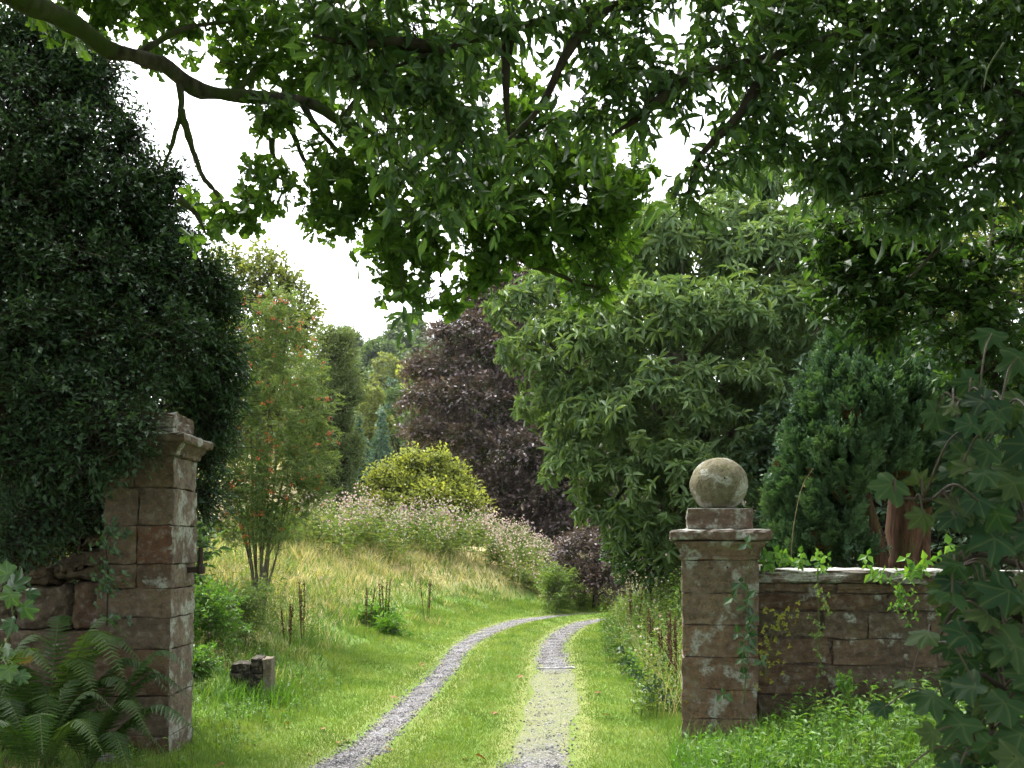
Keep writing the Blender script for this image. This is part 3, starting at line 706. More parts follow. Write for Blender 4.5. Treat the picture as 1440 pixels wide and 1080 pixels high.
# rest of the wood as one mass
def woodland():
    rng = RG(130); C = []; Rr = []
    for i in range(300):
        d = rng.uniform(105, 225); x = (rng.uniform(-.23, .02) if i % 3 else rng.uniform(-.55, .62)) * d; g = gz(x, d); r = rng.uniform(3, 5.2); h = rng.uniform(7, 11)
        px = 720 + x / d * F
        topmax = HC + (HOR - 468) / F * d
        for k in range(3): C.append((x + rng.normal() * 1.5, d + rng.normal(), min(g + h * rng.uniform(.35, .85), topmax - r * .6))); Rr.append((r * .75, r * .75, r * .62))
    C = np.array(C); Rr = np.array(Rr); P, O = shell(C, Rr, 32000, rng, .75, .0, 5, 4, .15, .6)
    sp = sprays(P, nrm(O + rng.normal(size=O.shape) * .4), 4, .9, .55, rng, .2, .7, .9, .5)
    tag(mesh_obj('distant_woodland', [leaf_chunk(LEAF2, sp, .8, rng, M['wood'])]), 'soft green woodland covering the far slope', 'woodland', kind='stuff')
woodland()

# --- pale lime behind the rowan
make_tree('lime_tree', 'pale yellow green tree rising behind the berried rowan', 'tree', (-9.0, 34), [(330, 400, 34, 55), (375, 405, 34, 50), (405, 430, 34, 40), (350, 460, 34, 70), (400, 490, 34, 55), (320, 520, 34, 70), (290, 440, 34, 60), (365, 372, 34, 32), (425, 455, 33, 26), (300, 600, 34, 80), (400, 600, 34, 70)],
          2600, LEAF4, .17, 6, .62, M['limetree'], 201, twig=.6, r0=.25, gap=.12, gscale=1.2, twigr=.02)
# --- grey green willow
make_tree('willow_tree', 'soft grey green willow between rowan and golden bush', 'tree', (-5.2, 29), [(472, 500, 29, 30, 1.2), (482, 560, 29, 28, 1.3), (458, 560, 29, 36, 1.3), (478, 630, 29, 30, 1.4), (460, 640, 29, 45, 1.3), (470, 690, 29, 36, 1.1), (466, 478, 29, 20), (436, 600, 29, 36), (488, 530, 29.5, 18), (446, 720, 28.5, 34), (482, 715, 28.5, 26)],
          3000, LEAF2, .13, 7, .3, M['willow'], 202, twig=.5, r0=.2, gap=.05, gscale=.8, droop=.3, outbias=.5, twigr=.012)
# --- golden bush
make_tree('golden_shrub', 'bright yellow green rounded shrub behind the flowering bank', 'shrub', (-3.05, 31), [(555, 680, 31, 34), (600, 665, 31.5, 30), (635, 690, 31, 30), (528, 690, 31, 22), (590, 705, 30.5, 42), (655, 708, 30.5, 26), (545, 720, 30.5, 34), (615, 645, 31, 14), (572, 650, 31, 14), (672, 716, 31, 16), (620, 720, 30.4, 36), (580, 640, 31.2, 9), (640, 662, 31, 13), (536, 664, 31, 12), (660, 690, 31, 14)],
          2300, LEAF4, .115, 6, .6, M['golden'], 203, twig=.7, r0=.1, gap=.25, gscale=.6, inner=.4, outbias=.5, twigr=.012)
# --- copper beech
make_tree('copper_beech', 'large purple brown copper beech behind the chestnut', 'tree', (1.8, 36), [(700, 430, 37, 55, .5), (740, 400, 37, 50, .5), (660, 470, 36, 60, .5), (640, 520, 36, 62, .45), (700, 500, 36, 75, .6), (620, 560, 35, 58, .4), (690, 570, 35, 80, .5), (610, 610, 34.5, 48, .35), (650, 620, 34.5, 60, .4), (720, 640, 34, 80, .5), (700, 690, 34, 70, .4), (760, 700, 34, 80, .5), (740, 740, 33.5, 60, .4), (800, 750, 33, 60, .45), (820, 690, 34, 80), (780, 560, 36, 100), (770, 450, 37, 80), (590, 520, 36, 28, .4), (680, 420, 37, 26), (850, 770, 32, 40, .5)],
          10500, LEAF2, .15, 6, .62, M['copper'], 204, twig=.55, r0=.4, gap=.08, gscale=1.3, up=1.2, droop=.1, low=.5, twigr=.02, bark='barkgrey')
# --- sweet chestnut: drooping whorls of long leaves
make_tree('chestnut_tree', 'big glossy green chestnut with long drooping leaves behind the ball pillar', 'tree', (2.9, 18.6), [
    (850, 400, 17, 70), (780, 420, 17, 60), (730, 440, 17, 40), (905, 340, 17.5, 60), (880, 325, 18, 40), (960, 360, 17, 80), (1050, 290, 17.5, 60), (1100, 280, 17.5, 70), (1020, 340, 17, 70), (1090, 370, 16.5, 90), (1160, 320, 17.5, 80),
    (760, 500, 16.5, 55), (830, 500, 16, 80), (920, 470, 15.5, 90), (1010, 470, 15.5, 90), (1100, 470, 15.8, 85), (780, 570, 16.5, 55), (850, 600, 15.8, 75), (940, 580, 15.2, 90), (1030, 580, 15.2, 85), (1100, 570, 16, 70),
    (820, 660, 16, 55), (880, 690, 15.5, 60), (950, 680, 15, 75), (1040, 680, 15.2, 75), (1110, 680, 16, 60), (900, 745, 15.6, 42), (845, 725, 16, 34), (960, 760, 15.5, 50), (1060, 770, 15.5, 50), (1180, 420, 17, 80), (1240, 340, 18, 90), (1150, 560, 17, 80), (900, 500, 19.5, 120), (1040, 520, 19.5, 120), (960, 390, 19.5, 100), (1090, 400, 19.5, 110), (860, 620, 18.5, 80), (1000, 640, 19, 120), (1120, 500, 19.5, 100)],
    10500, LAUREL, .168, 7, .26, M['chestnut'], 205, mode='rosette', r0=.28, gap=.32, gscale=.8, droop=.42, low=.30, inner=.72, bark='barkgrey', prune=.62, smooth=True)
# darker understorey shrubs beneath the chestnut and beech
make_tree('dark_shrub', 'dull purple green shrub below the copper beech beside the track bend', 'shrub', (2.1, 25.5), [(820, 770, 25.5, 36), (850, 785, 25, 30), (800, 790, 26, 30), (870, 800, 24.5, 24), (830, 815, 25, 30), (855, 820, 24.6, 26), (810, 812, 25.6, 24)], 900, LEAF2, .10, 6, .6, M['copper'], 206, twig=.35, r0=.05, outbias=.3)
make_tree('leafy_shrub', 'bright green shrub under the chestnut left of the ball pillar', 'shrub', (2.4, 17), [(905, 745, 17, 42), (880, 775, 17, 30), (930, 770, 17, 36), (910, 790, 16.5, 40)], 900, LEAF4, .09, 6, .55, M['beech'], 207, twig=.3, r0=.04, outbias=.3)
# --- cypress behind the wall
def cypress():
    rng = RG(208); base = np.array([4.25, 10.9, gz(4.25, 10.9)])
    root = thing('cypress_tree', 'bushy green cypress with fibrous brown trunk behind the boundary wall', 'conifer', base)
    st = [([base - [0, 0, .2], base + [0, 0, .6], base + [.02, 0, 1.6], base + [-.05, 0, 3.6]], [.30, .23, .17, .05]), ([base + [.10, -.05, 0], base + [.16, -.06, .8], base + [.3, 0, 2.2]], [.16, .13, .05]), ([base + [-.12, -.08, 0], base + [-.2, -.1, .9], base + [-.5, -.1, 2.4]], [.15, .11, .04])]
    mesh_obj('trunk', tubes(st, M['barkred'], 9, 12, .25), root, True)
    rows = [(1210, 480, 11, 26, 1.5), (1185, 520, 10.9, 34, 1.5), (1235, 520, 11, 36, 1.6), (1280, 500, 11.2, 36, 1.5), (1165, 570, 10.7, 40, 1.4), (1215, 580, 10.4, 44, 1.4), (1270, 575, 10.6, 46, 1.4), (1320, 560, 11, 44, 1.3), (1140, 630, 10.7, 38, 1.4), (1190, 650, 10.3, 44, 1.4), (1245, 640, 10.4, 38, 1.2), (1300, 640, 10.8, 46, 1.3), (1120, 700, 10.7, 34, 1.5), (1170, 720, 10.4, 40, 1.3), (1130, 765, 10.6, 34, 1.2), (1190, 775, 10.6, 36, 1.1), (1340, 680, 11, 40, 1.3), (1350, 620, 11.2, 40, 1.3), (1105, 745, 10.8, 22, 1.3)]
    C, Rr = px_lobes(rows); P, O = shell(C, Rr, 11000, rng, .68, .05, 8, .35, .5, .7)
    hx = np.stack([P[:, 0] - base[0], P[:, 1] - base[1], np.zeros(len(P))], 1)
    D = nrm(O * .6 + nrm(hx) * .35 + np.array([0, 0, .75]) + rng.normal(size=P.shape) * .28); Nn = nrm(np.cross(D, rng.normal(size=P.shape)))
    s = .19 * (1 + .25 * rng.normal(size=len(P))).clip(.5, 1.6); clump = .5 + .5 * snoise(P, .3, 4); dead = snoise(P, .55, 77) > 1.7
    r = .6 * clump + .4 * rng.random(len(P)); ch = []
    for sel, mt in ((~dead, 'cypress'), (dead, 'cypressdead')): ch.append((*place(PLUME, P[sel] - D[sel] * .08, D[sel], Nn[sel], s[sel], 1., r[sel]), M[mt]))
    mesh_obj('crown', ch, root)
cypress()
# --- rowan with berries
def rowan():
    rng = RG(209); bx, by = (362 - 720) / F * 15.5, 15.5; g = gz(bx, by); base = np.array([bx, by, g])
    root = thing('rowan_tree', 'slender many stemmed rowan dotted with orange red berries', 'tree', base)
    rows = [(365, 470, 15.5, 36, 1.2), (400, 450, 15.5, 34, 1.2), (350, 520, 15.4, 42, 1.2), (410, 520, 15.5, 44, 1.2), (430, 580, 15.4, 38, 1.2), (380, 590, 15.2, 50, 1.2), (335, 590, 15.4, 36, 1.3), (430, 640, 15.4, 36, 1.1), (385, 660, 15.2, 48, 1.0), (335, 660, 15.4, 34, 1.2), (415, 690, 15.3, 36, .9), (350, 710, 15.3, 34, .9), (385, 430, 15.6, 22, 1.3), (320, 500, 15.6, 26, 1.2), (450, 610, 15.5, 20), (315, 560, 15.5, 30), (318, 620, 15.5, 28), (322, 690, 15.4, 26), (400, 730, 15.2, 32), (335, 745, 15.2, 28), (368, 755, 15.0, 30), (440, 690, 15.3, 24), (365, 690, 15.0, 40), (310, 730, 15.3, 24)]
    C, Rr = px_lobes(rows); Rr = Rr * np.array([1.2, 1.2, 1.05]); st = []
    for i in range(13):
        e = C[i % len(C)] + rng.normal(size=3) * .12; a = base + np.array([rng.normal() * .09, rng.normal() * .09, -.2]); sp = rng.uniform(.10, .45)
        k1 = base + (e - base) * np.array([sp, sp, .30]) + rng.normal(size=3) * .04; k2 = base + (e - base) * np.array([.7, .7, .66]); st.append(([a, k1, k2, e], [rng.uniform(.016, .034), .017, .012, .005]))
    mesh_obj('trunk', tubes(st, M['barkrowan'], 5), root, True)
    P, O = shell(C, Rr, 2700, rng, .35, .05, 9, .5, .7, None); O = nrm(O + rng.normal(size=O.shape) * .5 + np.array([0, 0, .15]))
    B = P - O * .08; sp = sprays(B, O, 13, .17, .055, rng, .12, .8, 1.1, .15)
    mesh_obj('crown', [(*place(TWIG, B - O * .1, O, np.roll(O, 1, 1), .3, .02)[:2], .5, None, M['greenstem']), leaf_chunk(LEAF2, sp, .36, rng, M['rowan'], .7)], root)
    Q, QO = shell(C, Rr, 210, rng, .75, .0, 19, .5, .6, None); bp = (Q[:, None] + rng.normal(size=(len(Q), 8, 3)) * np.array([.024, .024, .016])).reshape(-1, 3); cr = np.repeat(rng.random(len(Q)), 8)
    d = nrm(rng.normal(size=bp.shape)); mesh_obj('berries', [(*place(OCTA, bp, d, np.roll(d, 1, 1), .022, 1., .6 * cr + .4 * rng.random(len(bp))), M['berry'])], root)
rowan()

# --- dark evergreen (holly) filling the left
def evergreen_left():
    rows = [(60, 725, 7.6, 34), (18, 755, 7.5, 38), (105, 715, 7.7, 24), (-130, 220, 8.6, 100), (-150, 420, 8.4, 110), (-140, 610, 8.3, 95), (-90, 90, 8.8, 75), (15, 45, 8.8, 45), (60, 50, 8.8, 36), (100, 70, 8.8, 30), (140, 85, 8.9, 24), (60, 700, 8.7, 60), (10, 720, 8.6, 60), (120, 690, 8.7, 50), (150, 720, 8.8, 36), (100, 745, 8.6, 40), (30, 660, 8.0, 40), (150, 110, 8.8, 22), (175, 200, 8.6, 22), (200, 225, 8.5, 22), (245, 250, 8.5, 22), (265, 335, 8.5, 26), (300, 385, 8.5, 28), (325, 420, 8.6, 18), (328, 480, 8.7, 18), (326, 560, 8.7, 18), (120, 75, 8.8, 22), (90, 95, 8.7, 34), (150, 150, 8.7, 26), (60, 150, 8.6, 75), (120, 120, 8.8, 45), (20, 220, 8.3, 80), (110, 220, 8.5, 75), (60, 300, 8.2, 85), (160, 290, 8.4, 70), (205, 330, 8.5, 55), (20, 390, 8.0, 85), (110, 390, 8.0, 85), (190, 400, 8.2, 75), (260, 410, 8.4, 55), (300, 440, 8.5, 34), (50, 480, 7.7, 85), (140, 480, 7.8, 80), (220, 480, 8.0, 66), (295, 500, 8.5, 48), (20, 570, 7.5, 75), (100, 570, 7.45, 70), (160, 550, 7.6, 58), (255, 540, 8.6, 55), (300, 580, 8.6, 38), (120, 625, 7.35, 45), (60, 640, 7.4, 45), (150, 606, 7.25, 40), (185, 622, 7.2, 24), (205, 598, 7.3, 16), (125, 640, 7.25, 36), (10, 640, 7.5, 50), (210, 255, 8.5, 30), (235, 300, 8.5, 30), (240, 370, 8.4, 40), (310, 520, 8.6, 28), (290, 640, 8.7, 42), (285, 700, 8.7, 34), (310, 610, 8.8, 24), (30, 90, 8.8, 60), (-40, 300, 8.2, 90), (-50, 500, 7.8, 90), (180, 180, 8.6, 24), (150, 590, 7.3, 40)]
    def holly_extra(P, O, rng):
        return []
    C, Rr = px_lobes(rows); base = (-4.5, 9.3); g = gz(*base); b = np.array([-4.5, 9.3, g]); rng = RG(211)
    st = [([b + [0, 0, -.3], b + [.05, 0, .8], b + [.1, -.2, 2.4], b + [0, -.4, 5]], [.2, .16, .11, .03])]
    for i in range(0, len(C), 1):
        z0 = min(rng.uniform(.5, .9) * (C[i][2] - g), 3.5); s = b + [0.05, -.08, z0]; k = (s + C[i]) / 2 + np.array([0, 0, .12]) + rng.normal(size=3) * .08; st.append(([s, k, C[i]], [.045, .03, .010]))
    for i in range(12):   # bare lower twigs
        s = b + [rng.normal() * .2, -.1, rng.uniform(.7, 2.4)]; e = W(rng.uniform(-20, 150), rng.uniform(600, 760), rng.uniform(7.6, 8.8)); st.append(([s, (s + e) / 2 + rng.normal(size=3) * .15, e], [.02, .013, .005]))
    make_tree('holly_tree', 'dark glossy evergreen tree massed behind and over the tall pillar', 'tree', base, (C, Rr), 14000, LEAF4, .052, 9, .5, M['holly'], 211, twig=.34, stems=st, bark='barkdark', gap=.3, gscale=.4, inner=.5, droop=.1, jit=.4, low=.8, twigr=.006, prune=.5)
evergreen_left()
# dark background trees closing the sides
make_tree('yew_tree', 'dense blackish yew deep behind the left evergreen', 'tree', (-9.3, 15.5), [(20, 330, 15.5, 100), (180, 390, 16, 70), (-60, 450, 15, 170), (120, 480, 15.5, 130), (240, 480, 16, 70), (30, 650, 14.5, 150), (170, 640, 15, 100), (250, 640, 15.8, 55), (-80, 750, 14, 150), (80, 790, 14, 120), (200, 770, 14.5, 75), (230, 700, 15.5, 60)], 7000, LEAF2, .13, 6, .5, M['holly'], 212, twig=.4, r0=.3, gap=-.3, low=.6, bark='barkdark')
make_tree('elm_tree', 'pale olive tree seen through gaps behind the cypress', 'tree', (8.4, 22), [(1300, 470, 21, 90), (1390, 430, 21, 80), (1400, 340, 22, 55), (1440, 330, 22, 60), (1350, 560, 21, 90), (1430, 540, 21, 90), (1300, 620, 21, 90), (1400, 660, 20.5, 100), (1460, 440, 21, 90), (1290, 720, 20, 80), (1400, 770, 20, 90), (1500, 650, 21, 120), (1330, 390, 22, 60)], 4600, LEAF4, .13, 6, .6, M['limetree'], 213, twig=.45, r0=.3, gap=.15, gscale=1.1, twigr=.015)
make_tree('bay_tree', 'dark evergreen shrub filling the gap between cypress and chestnut', 'shrub', (4.2, 14.2), [(1120, 640, 14.5, 70), (1180, 560, 14.5, 80), (1260, 600, 14.2, 90), (1120, 740, 14, 70), (1220, 720, 13.8, 90), (1320, 700, 13.8, 90), (1400, 700, 13.5, 80), (1330, 780, 13, 80), (1430, 790, 13, 80)], 3600, LEAF2, .11, 6, .5, M['holly'], 214, twig=.35, r0=.1, gap=-.1, low=.6, bark='barkdark')
# ------------------------------------------------------------------ overhanging foreground trees
def pxpath(rows): return [W(*r) for r in rows]

def oak():
    rng = RG(301); base = np.array([-4.7, 4.2, gz(-4.7, 4.2)])
    root = thing('oak_tree', 'oak whose long mossy limb reaches across the top over the track', 'tree', base)
    main = pxpath([(-75, -60, 5.0), (20, -6, 5.3), (83, 24, 5.5), (117, 44, 5.6), (150, 67, 5.65), (187, 79, 5.7), (227, 90, 5.7), (253, 110, 5.75), (280, 127, 5.8), (317, 132, 5.8), (367, 137, 5.85), (433, 145, 5.9), (480, 172, 5.9), (530, 208, 5.9), (590, 246, 5.9), (660, 280, 5.9), (740, 300, 5.9), (830, 290, 5.9)])
    trunk = [base - [0, 0, .4], base + [.0, 0, .6], base + [.05, .05, 2.4], base + [.25, .2, 4.0], main[0]]
    st = [(trunk, [.40, .30, .25, .19, .10]), (main, [.08, .058, .05, .048, .046, .044, .043, .044, .042, .037, .034, .032, .028, .025, .021, .016, .012, .008])]
    up = base + [.05, .05, 3.0]
    for q in ((-5.6, 2.5, 6.6), (-3.6, 2.8, 7.0), (-2.2, 1.8, 6.2), (-3.8, 6.5, 7.2), (-2.0, 5.0, 6.6), (-.5, 3.6, 6.6), (-5.8, 6.2, 6.6)): st.append(([up, (up + np.array(q)) / 2 + [0, 0, .3], np.array(q)], [.11, .07, .02]))
    sub = [[(252, 112, 5.75), (255, 150, 5.7), (248, 182, 5.7), (238, 215, 5.7), (225, 245, 5.7)], [(255, 155, 5.7), (266, 195, 5.7), (276, 225, 5.7), (286, 250, 5.65), (305, 272, 5.65), (317, 295, 5.6), (330, 314, 5.6)], [(398, 140, 5.85), (405, 165, 5.8), (416, 197, 5.8), (430, 228, 5.8), (450, 246, 5.8), (485, 252, 5.8)], [(448, 244, 5.8), (462, 268, 5.8), (470, 300, 5.75)], [(425, 145, 5.9), (450, 185, 5.85), (500, 240, 5.8), (540, 300, 5.8), (570, 350, 5.8)],
           [(480, 172, 5.9), (520, 120, 6.0), (570, 110, 6.0)], [(187, 80, 5.7), (260, 40, 5.9), (340, 30, 6.0)], [(330, 132, 5.8), (380, 80, 6.0), (450, 60, 6.1)], [(640, 270, 5.9), (690, 330, 5.8), (740, 370, 5.8), (780, 384, 5.75), (813, 398, 5.75), (845, 404, 5.7)], [(590, 246, 5.9), (610, 320, 5.8), (620, 390, 5.8)], [(700, 292, 5.9), (780, 250, 5.9), (850, 230, 5.85)], [(252, 280, 5.6), (275, 300, 5.6), (290, 330, 5.6)], [(382, 196, 5.8), (386, 222, 5.8), (400, 229, 5.8)], [(33, 7, 5.4), (100, -40, 5.6), (200, -60, 5.7)]]
    for s in sub: st.append((pxpath(s), [.022, .016, .012, .006]))
    mesh_obj('trunk', tubes(st, M['barkgrey'], 31, 14, .16), root, True)
    rows = [(110, 20, 6.2, 40, .8, 1.2), (190, 20, 6.2, 45), (260, 45, 6.1, 55), (330, 40, 6.2, 60), (400, 60, 6.1, 62), (470, 80, 6.1, 62), (330, 95, 6.0, 34), (420, 115, 6.0, 36), (225, 70, 6.0, 24), (395, 178, 5.8, 32), (372, 165, 5.8, 24), (368, 245, 5.7, 27), (395, 275, 5.7, 34), (360, 285, 5.65, 26), (345, 308, 5.6, 18), (425, 280, 5.7, 34), (455, 225, 5.75, 44), (500, 190, 5.8, 44), (480, 290, 5.7, 38), (470, 320, 5.65, 26), (520, 265, 5.7, 50), (545, 320, 5.7, 48), (550, 365, 5.7, 40), (560, 405, 5.7, 32), (605, 415, 5.7, 34), (632, 428, 5.7, 18), (600, 350, 5.7, 50), (645, 360, 5.7, 48), (650, 300, 5.75, 60), (590, 270, 5.8, 55), (690, 260, 5.8, 62), (700, 330, 5.7, 50), (680, 385, 5.7, 28), (740, 300, 5.75, 58), (750, 350, 5.7, 42), (800, 330, 5.7, 48), (790, 260, 5.8, 60), (815, 385, 5.7, 38), (850, 350, 5.7, 40), (845, 300, 5.75, 48), (870, 250, 5.8, 42), (885, 285, 5.75, 36), (830, 210, 5.85, 50), (760, 200, 5.9, 50), (690, 180, 5.9, 55), (610, 190, 5.9, 60), (550, 160, 5.9, 55), (640, 130, 6.0, 55), (730, 130, 6.0, 42), (300, 300, 5.6, 22), (280, 330, 5.6, 20), (268, 275, 5.6, 20), (318, 320, 5.6, 15), (850, 405, 5.7, 20), (895, 225, 5.8, 22), (120, -30, 6, 50), (540, 40, 6.2, 60), (200, -30, 6.2, 50), (290, -25, 6.2, 50), (380, -25, 6.2, 50), (60, -10, 6.2, 40), (600, 60, 6.2, 50), (690, 60, 6.2, 45)]
    C, Rr = px_lobes(rows)
    Rr = Rr * 1.22
    P, O = shell(C, Rr, 1700, rng, .1, .12, 31, .35, .9, None); O = nrm(O + rng.normal(size=O.shape) * .5)
    B = P - O * .06; tw = (*place(TWIG, B - O * .08, O, np.roll(O, 1, 1), .2, .03)[:2], .5, None, M['barkgrey'])
    sp = rosettes(P, O, 6, .076, rng, .1, 1.0)
    # unseen crown above and behind the limb, added to shade the pillar foot
    C2 = np.array([(-5.5, 2.3, 6.7), (-3.5, 2.6, 7.2), (-2.1, 1.6, 6.4), (-3.8, 6.5, 7.4), (-2.0, 5.0, 6.9), (-.6, 3.4, 6.8), (-5.8, 6.2, 6.7), (-4.5, 4.4, 8.0), (-2.6, 3.6, 8.0), (-4.2, 0, 5.6), (-6.5, 1, 5.5), (-2.4, -.6, 5.8), (-6.9, 4.0, 5.6), (-3.4, 4.7, 6.0), (-2.6, 3.2, 5.6), (-4.4, 2.6, 5.4), (-3.2, -1.2, 4.6), (-4.8, -.8, 4.4), (-1.6, .6, 5.4)]); R2 = np.full((len(C2), 3), 1.45) * np.array([1.1, 1.1, .7])
    P2, O2 = shell(C2, R2, 5200, rng, .5, -.1, 33, 1.2, .7, .6); sp2 = rosettes(P2, O2, 6, .17, rng, .1, 1.0)
    mesh_obj('crown', [tw, leaf_chunk(OAK, sp, .62, rng, M['oak']), leaf_chunk(LEAF2, sp2, .7, rng, M['oak'])], root)
oak()

def laurel_tree():
    rng = RG(302); base = np.array([4.9, 3.9, gz(4.9, 3.9)])
    root = thing('evergreen_oak', 'spreading dark evergreen tree arching in from the right overhead', 'tree', base)
    fork = base + [-.2, .3, 3.6]
    big = pxpath([(1500, 250, 5.4), (1440, 160, 5.5), (1370, 112, 5.6), (1310, 82, 5.6), (1240, 52, 5.7), (1180, 15, 5.7), (1130, -20, 5.7), (1040, -60, 5.7)])
    st = [([base - [0, 0, .4], base + [0, 0, .6], base + [-.05, .1, 2.2], fork], [.42, .30, .25, .2]), ([fork] + big, [.17, .11, .085, .07, .065, .06, .055, .05, .04])]
    for s in [[(1310, 82, 5.6), (1200, 50, 5.4), (1090, 78, 5.2), (1000, 98, 5.0), (960, 110, 4.9)], [(1180, 15, 5.7), (1000, -10, 5.2), (850, 10, 4.8), (720, 40, 4.5), (620, 70, 4.3), (540, 100, 4.2)], [(720, 40, 4.5), (712, 80, 4.5), (712, 140, 4.5), (716, 190, 4.5)], [(850, 10, 4.8), (800, 70, 4.6), (760, 150, 4.5), (700, 210, 4.4)], [(1440, 160, 5.5), (1380, 220, 5.3), (1280, 260, 5.2), (1190, 280, 5.1)], [(1480, 230, 5.4), (1430, 290, 5.3), (1390, 300, 5.3), (1340, 330, 5.2), (1280, 390, 5.1)], [(960, 110, 4.9), (905, 160, 4.8), (860, 190, 4.8)], [(1090, 78, 5.2), (1040, 160, 5.0), (985, 220, 4.9), (965, 280, 4.9)], [(620, 70, 4.3), (560, 60, 4.2), (500, 62, 4.15), (440, 50, 4.1)]]: st.append((pxpath(s), [.035, .024, .015, .006]))
    for q in ((3.0, 1.2, 6.2), (1.2, 2.0, 6.2), (4.5, 1.0, 6.6), (2.5, 5.2, 7.0), (5.5, 5.5, 6.6), (.8, 4.4, 6.4)): st.append(([fork, (fork + np.array(q)) / 2 + [0, 0, .3], np.array(q)], [.12, .07, .02]))
    mesh_obj('trunk', tubes(st, M['barkdark'], 41, 8, .12), root, True)
    # pale hanging shoots
    sh = []
    for row in [[(1262, 160, 4.6), (1255, 185, 4.6), (1256, 215, 4.6), (1256, 250, 4.55)], [(1276, 175, 4.7), (1280, 200, 4.7), (1283, 225, 4.65)], [(1412, 60, 4.7), (1390, 95, 4.7), (1383, 125, 4.65)], [(640, 130, 4.2), (632, 170, 4.2), (628, 200, 4.2)], [(660, 105, 4.2), (645, 150, 4.2), (638, 185, 4.2)], [(625, 105, 4.2), (610, 140, 4.2), (600, 170, 4.2)], [(1203, 90, 4.7), (1198, 130, 4.7), (1200, 150, 4.7)]]: sh.append((pxpath(row), [.0045, .004, .003]))
    for i, c_ in enumerate(tubes(sh, M['greenstem'], 43, 5, .05)): mesh_obj('shoot', [c_], root, True)
    rows = [(460, 30, 4.15, 48), (520, 55, 4.2, 52), (590, 60, 4.25, 55), (650, 95, 4.3, 50), (570, 120, 4.25, 45), (620, 150, 4.25, 42), (560, 190, 4.3, 40), (640, 205, 4.35, 42), (500, 110, 4.2, 36), (700, 40, 4.5, 42), (770, 30, 4.6, 46), (830, 60, 4.7, 50), (790, 110, 4.6, 38), (870, 110, 4.8, 45), (840, 160, 4.8, 38), (910, 70, 4.9, 50), (950, 120, 4.9, 50), (900, 165, 4.8, 30), (700, 190, 4.5, 40), (730, 230, 4.5, 34), (770, 190, 4.5, 34), (560, 240, 4.3, 28), (640, 260, 4.4, 30), (470, 90, 4.2, 22), (660, 20, 4.4, 34), (1000, 30, 5.1, 60), (980, 180, 4.9, 36), (985, 240, 4.9, 30), (970, 285, 4.9, 20), (1000, 215, 4.95, 30), (600, 300, 4.4, 26), (700, 290, 4.5, 24),(470, -30, 4.2, 45), (560, -25, 4.25, 50), (640, -30, 4.35, 40), (720, -25, 4.5, 46), (800, -25, 4.7, 50), (880, 0, 4.8, 46), (940, 0, 5.0, 50), (1010, -30, 5.1, 50), (1090, -30, 5.3, 50), (1180, -40, 5.5, 50), (1260, -40, 5.5, 60), (1350, -40, 5.5, 60), (1430, -30, 5.5, 60), (1150, 250, 5.1, 26), (1220, 295, 5.0, 30), (560,420,4.4,14),(585,440,4.4,10),
            (1020, 90, 5.1, 60), (1080, 50, 5.3, 65), (1070, 150, 5.1, 58), (1130, 110, 5.3, 65), (1150, 30, 5.5, 65), (1110, 205, 5.1, 42), (1170, 180, 5.2, 58), (1210, 90, 5.4, 70), (1260, 30, 5.5, 70), (1290, 120, 5.4, 70), (1240, 180, 5.2, 65), (1340, 50, 5.4, 70), (1370, 150, 5.3, 75), (1420, 60, 5.4, 75), (1440, 180, 5.3, 75), (1310, 210, 5.1, 65), (1240, 245, 5.1, 44), (1380, 240, 5.2, 60), (1310, 280, 5.0, 50), (1350, 310, 5.0, 40), (1200, 250, 5.1, 38), (1170, 220, 5.1, 36), (1445, 250, 5.2, 45), (1040, 215, 5.0, 30), (1270, 300, 5.0, 30)]
    C, Rr = px_lobes(rows)
    P, O = shell(C, Rr, 1350, rng, .2, .10, 41, .4, .9, None); O = nrm(O + rng.normal(size=O.shape) * .5 - np.array([0, 0, .25])); B = P - O * .08
    tw = (*place(TWIG, B - O * .1, O, np.roll(O, 1, 1), .28, .02)[:2], .5, None, M['barkdark'])
    sp = sprays(B, O, 8, .2, .076, rng, .35, .7, .9, .35)
    C2 = np.array([(3.0, 1.2, 6.2), (1.2, 2.0, 6.4), (4.5, 1.0, 6.6), (2.5, 5.2, 7.0), (5.5, 5.5, 6.6), (.9, 4.4, 6.9), (3.5, 3.4, 7.4), (6.3, 3.0, 5.8), (1.5, -.6, 5.4), (4.0, -1.2, 5.4), (6.0, 0.5, 5.0), (4.6, 6.8, 6.0), (6.6, 6.5, 5.0), (5.8, 4.6, 4.6)]); R2 = np.full((len(C2), 3), 1.45) * np.array([1.1, 1.1, .7])  # out-of-view crown lobes, put in to darken the foreground
    P2, O2 = shell(C2, R2, 5000, rng, .5, -.1, 43, 1.2, .7, .6); sp2 = sprays(P2, O2, 6, .3, .15, rng)
    mesh_obj('crown', [tw, leaf_chunk(LAUREL, sp, .36, rng, M['laurel']), leaf_chunk(LEAF2, sp2, .5, rng, M['laurel'])], root, True)
laurel_tree()

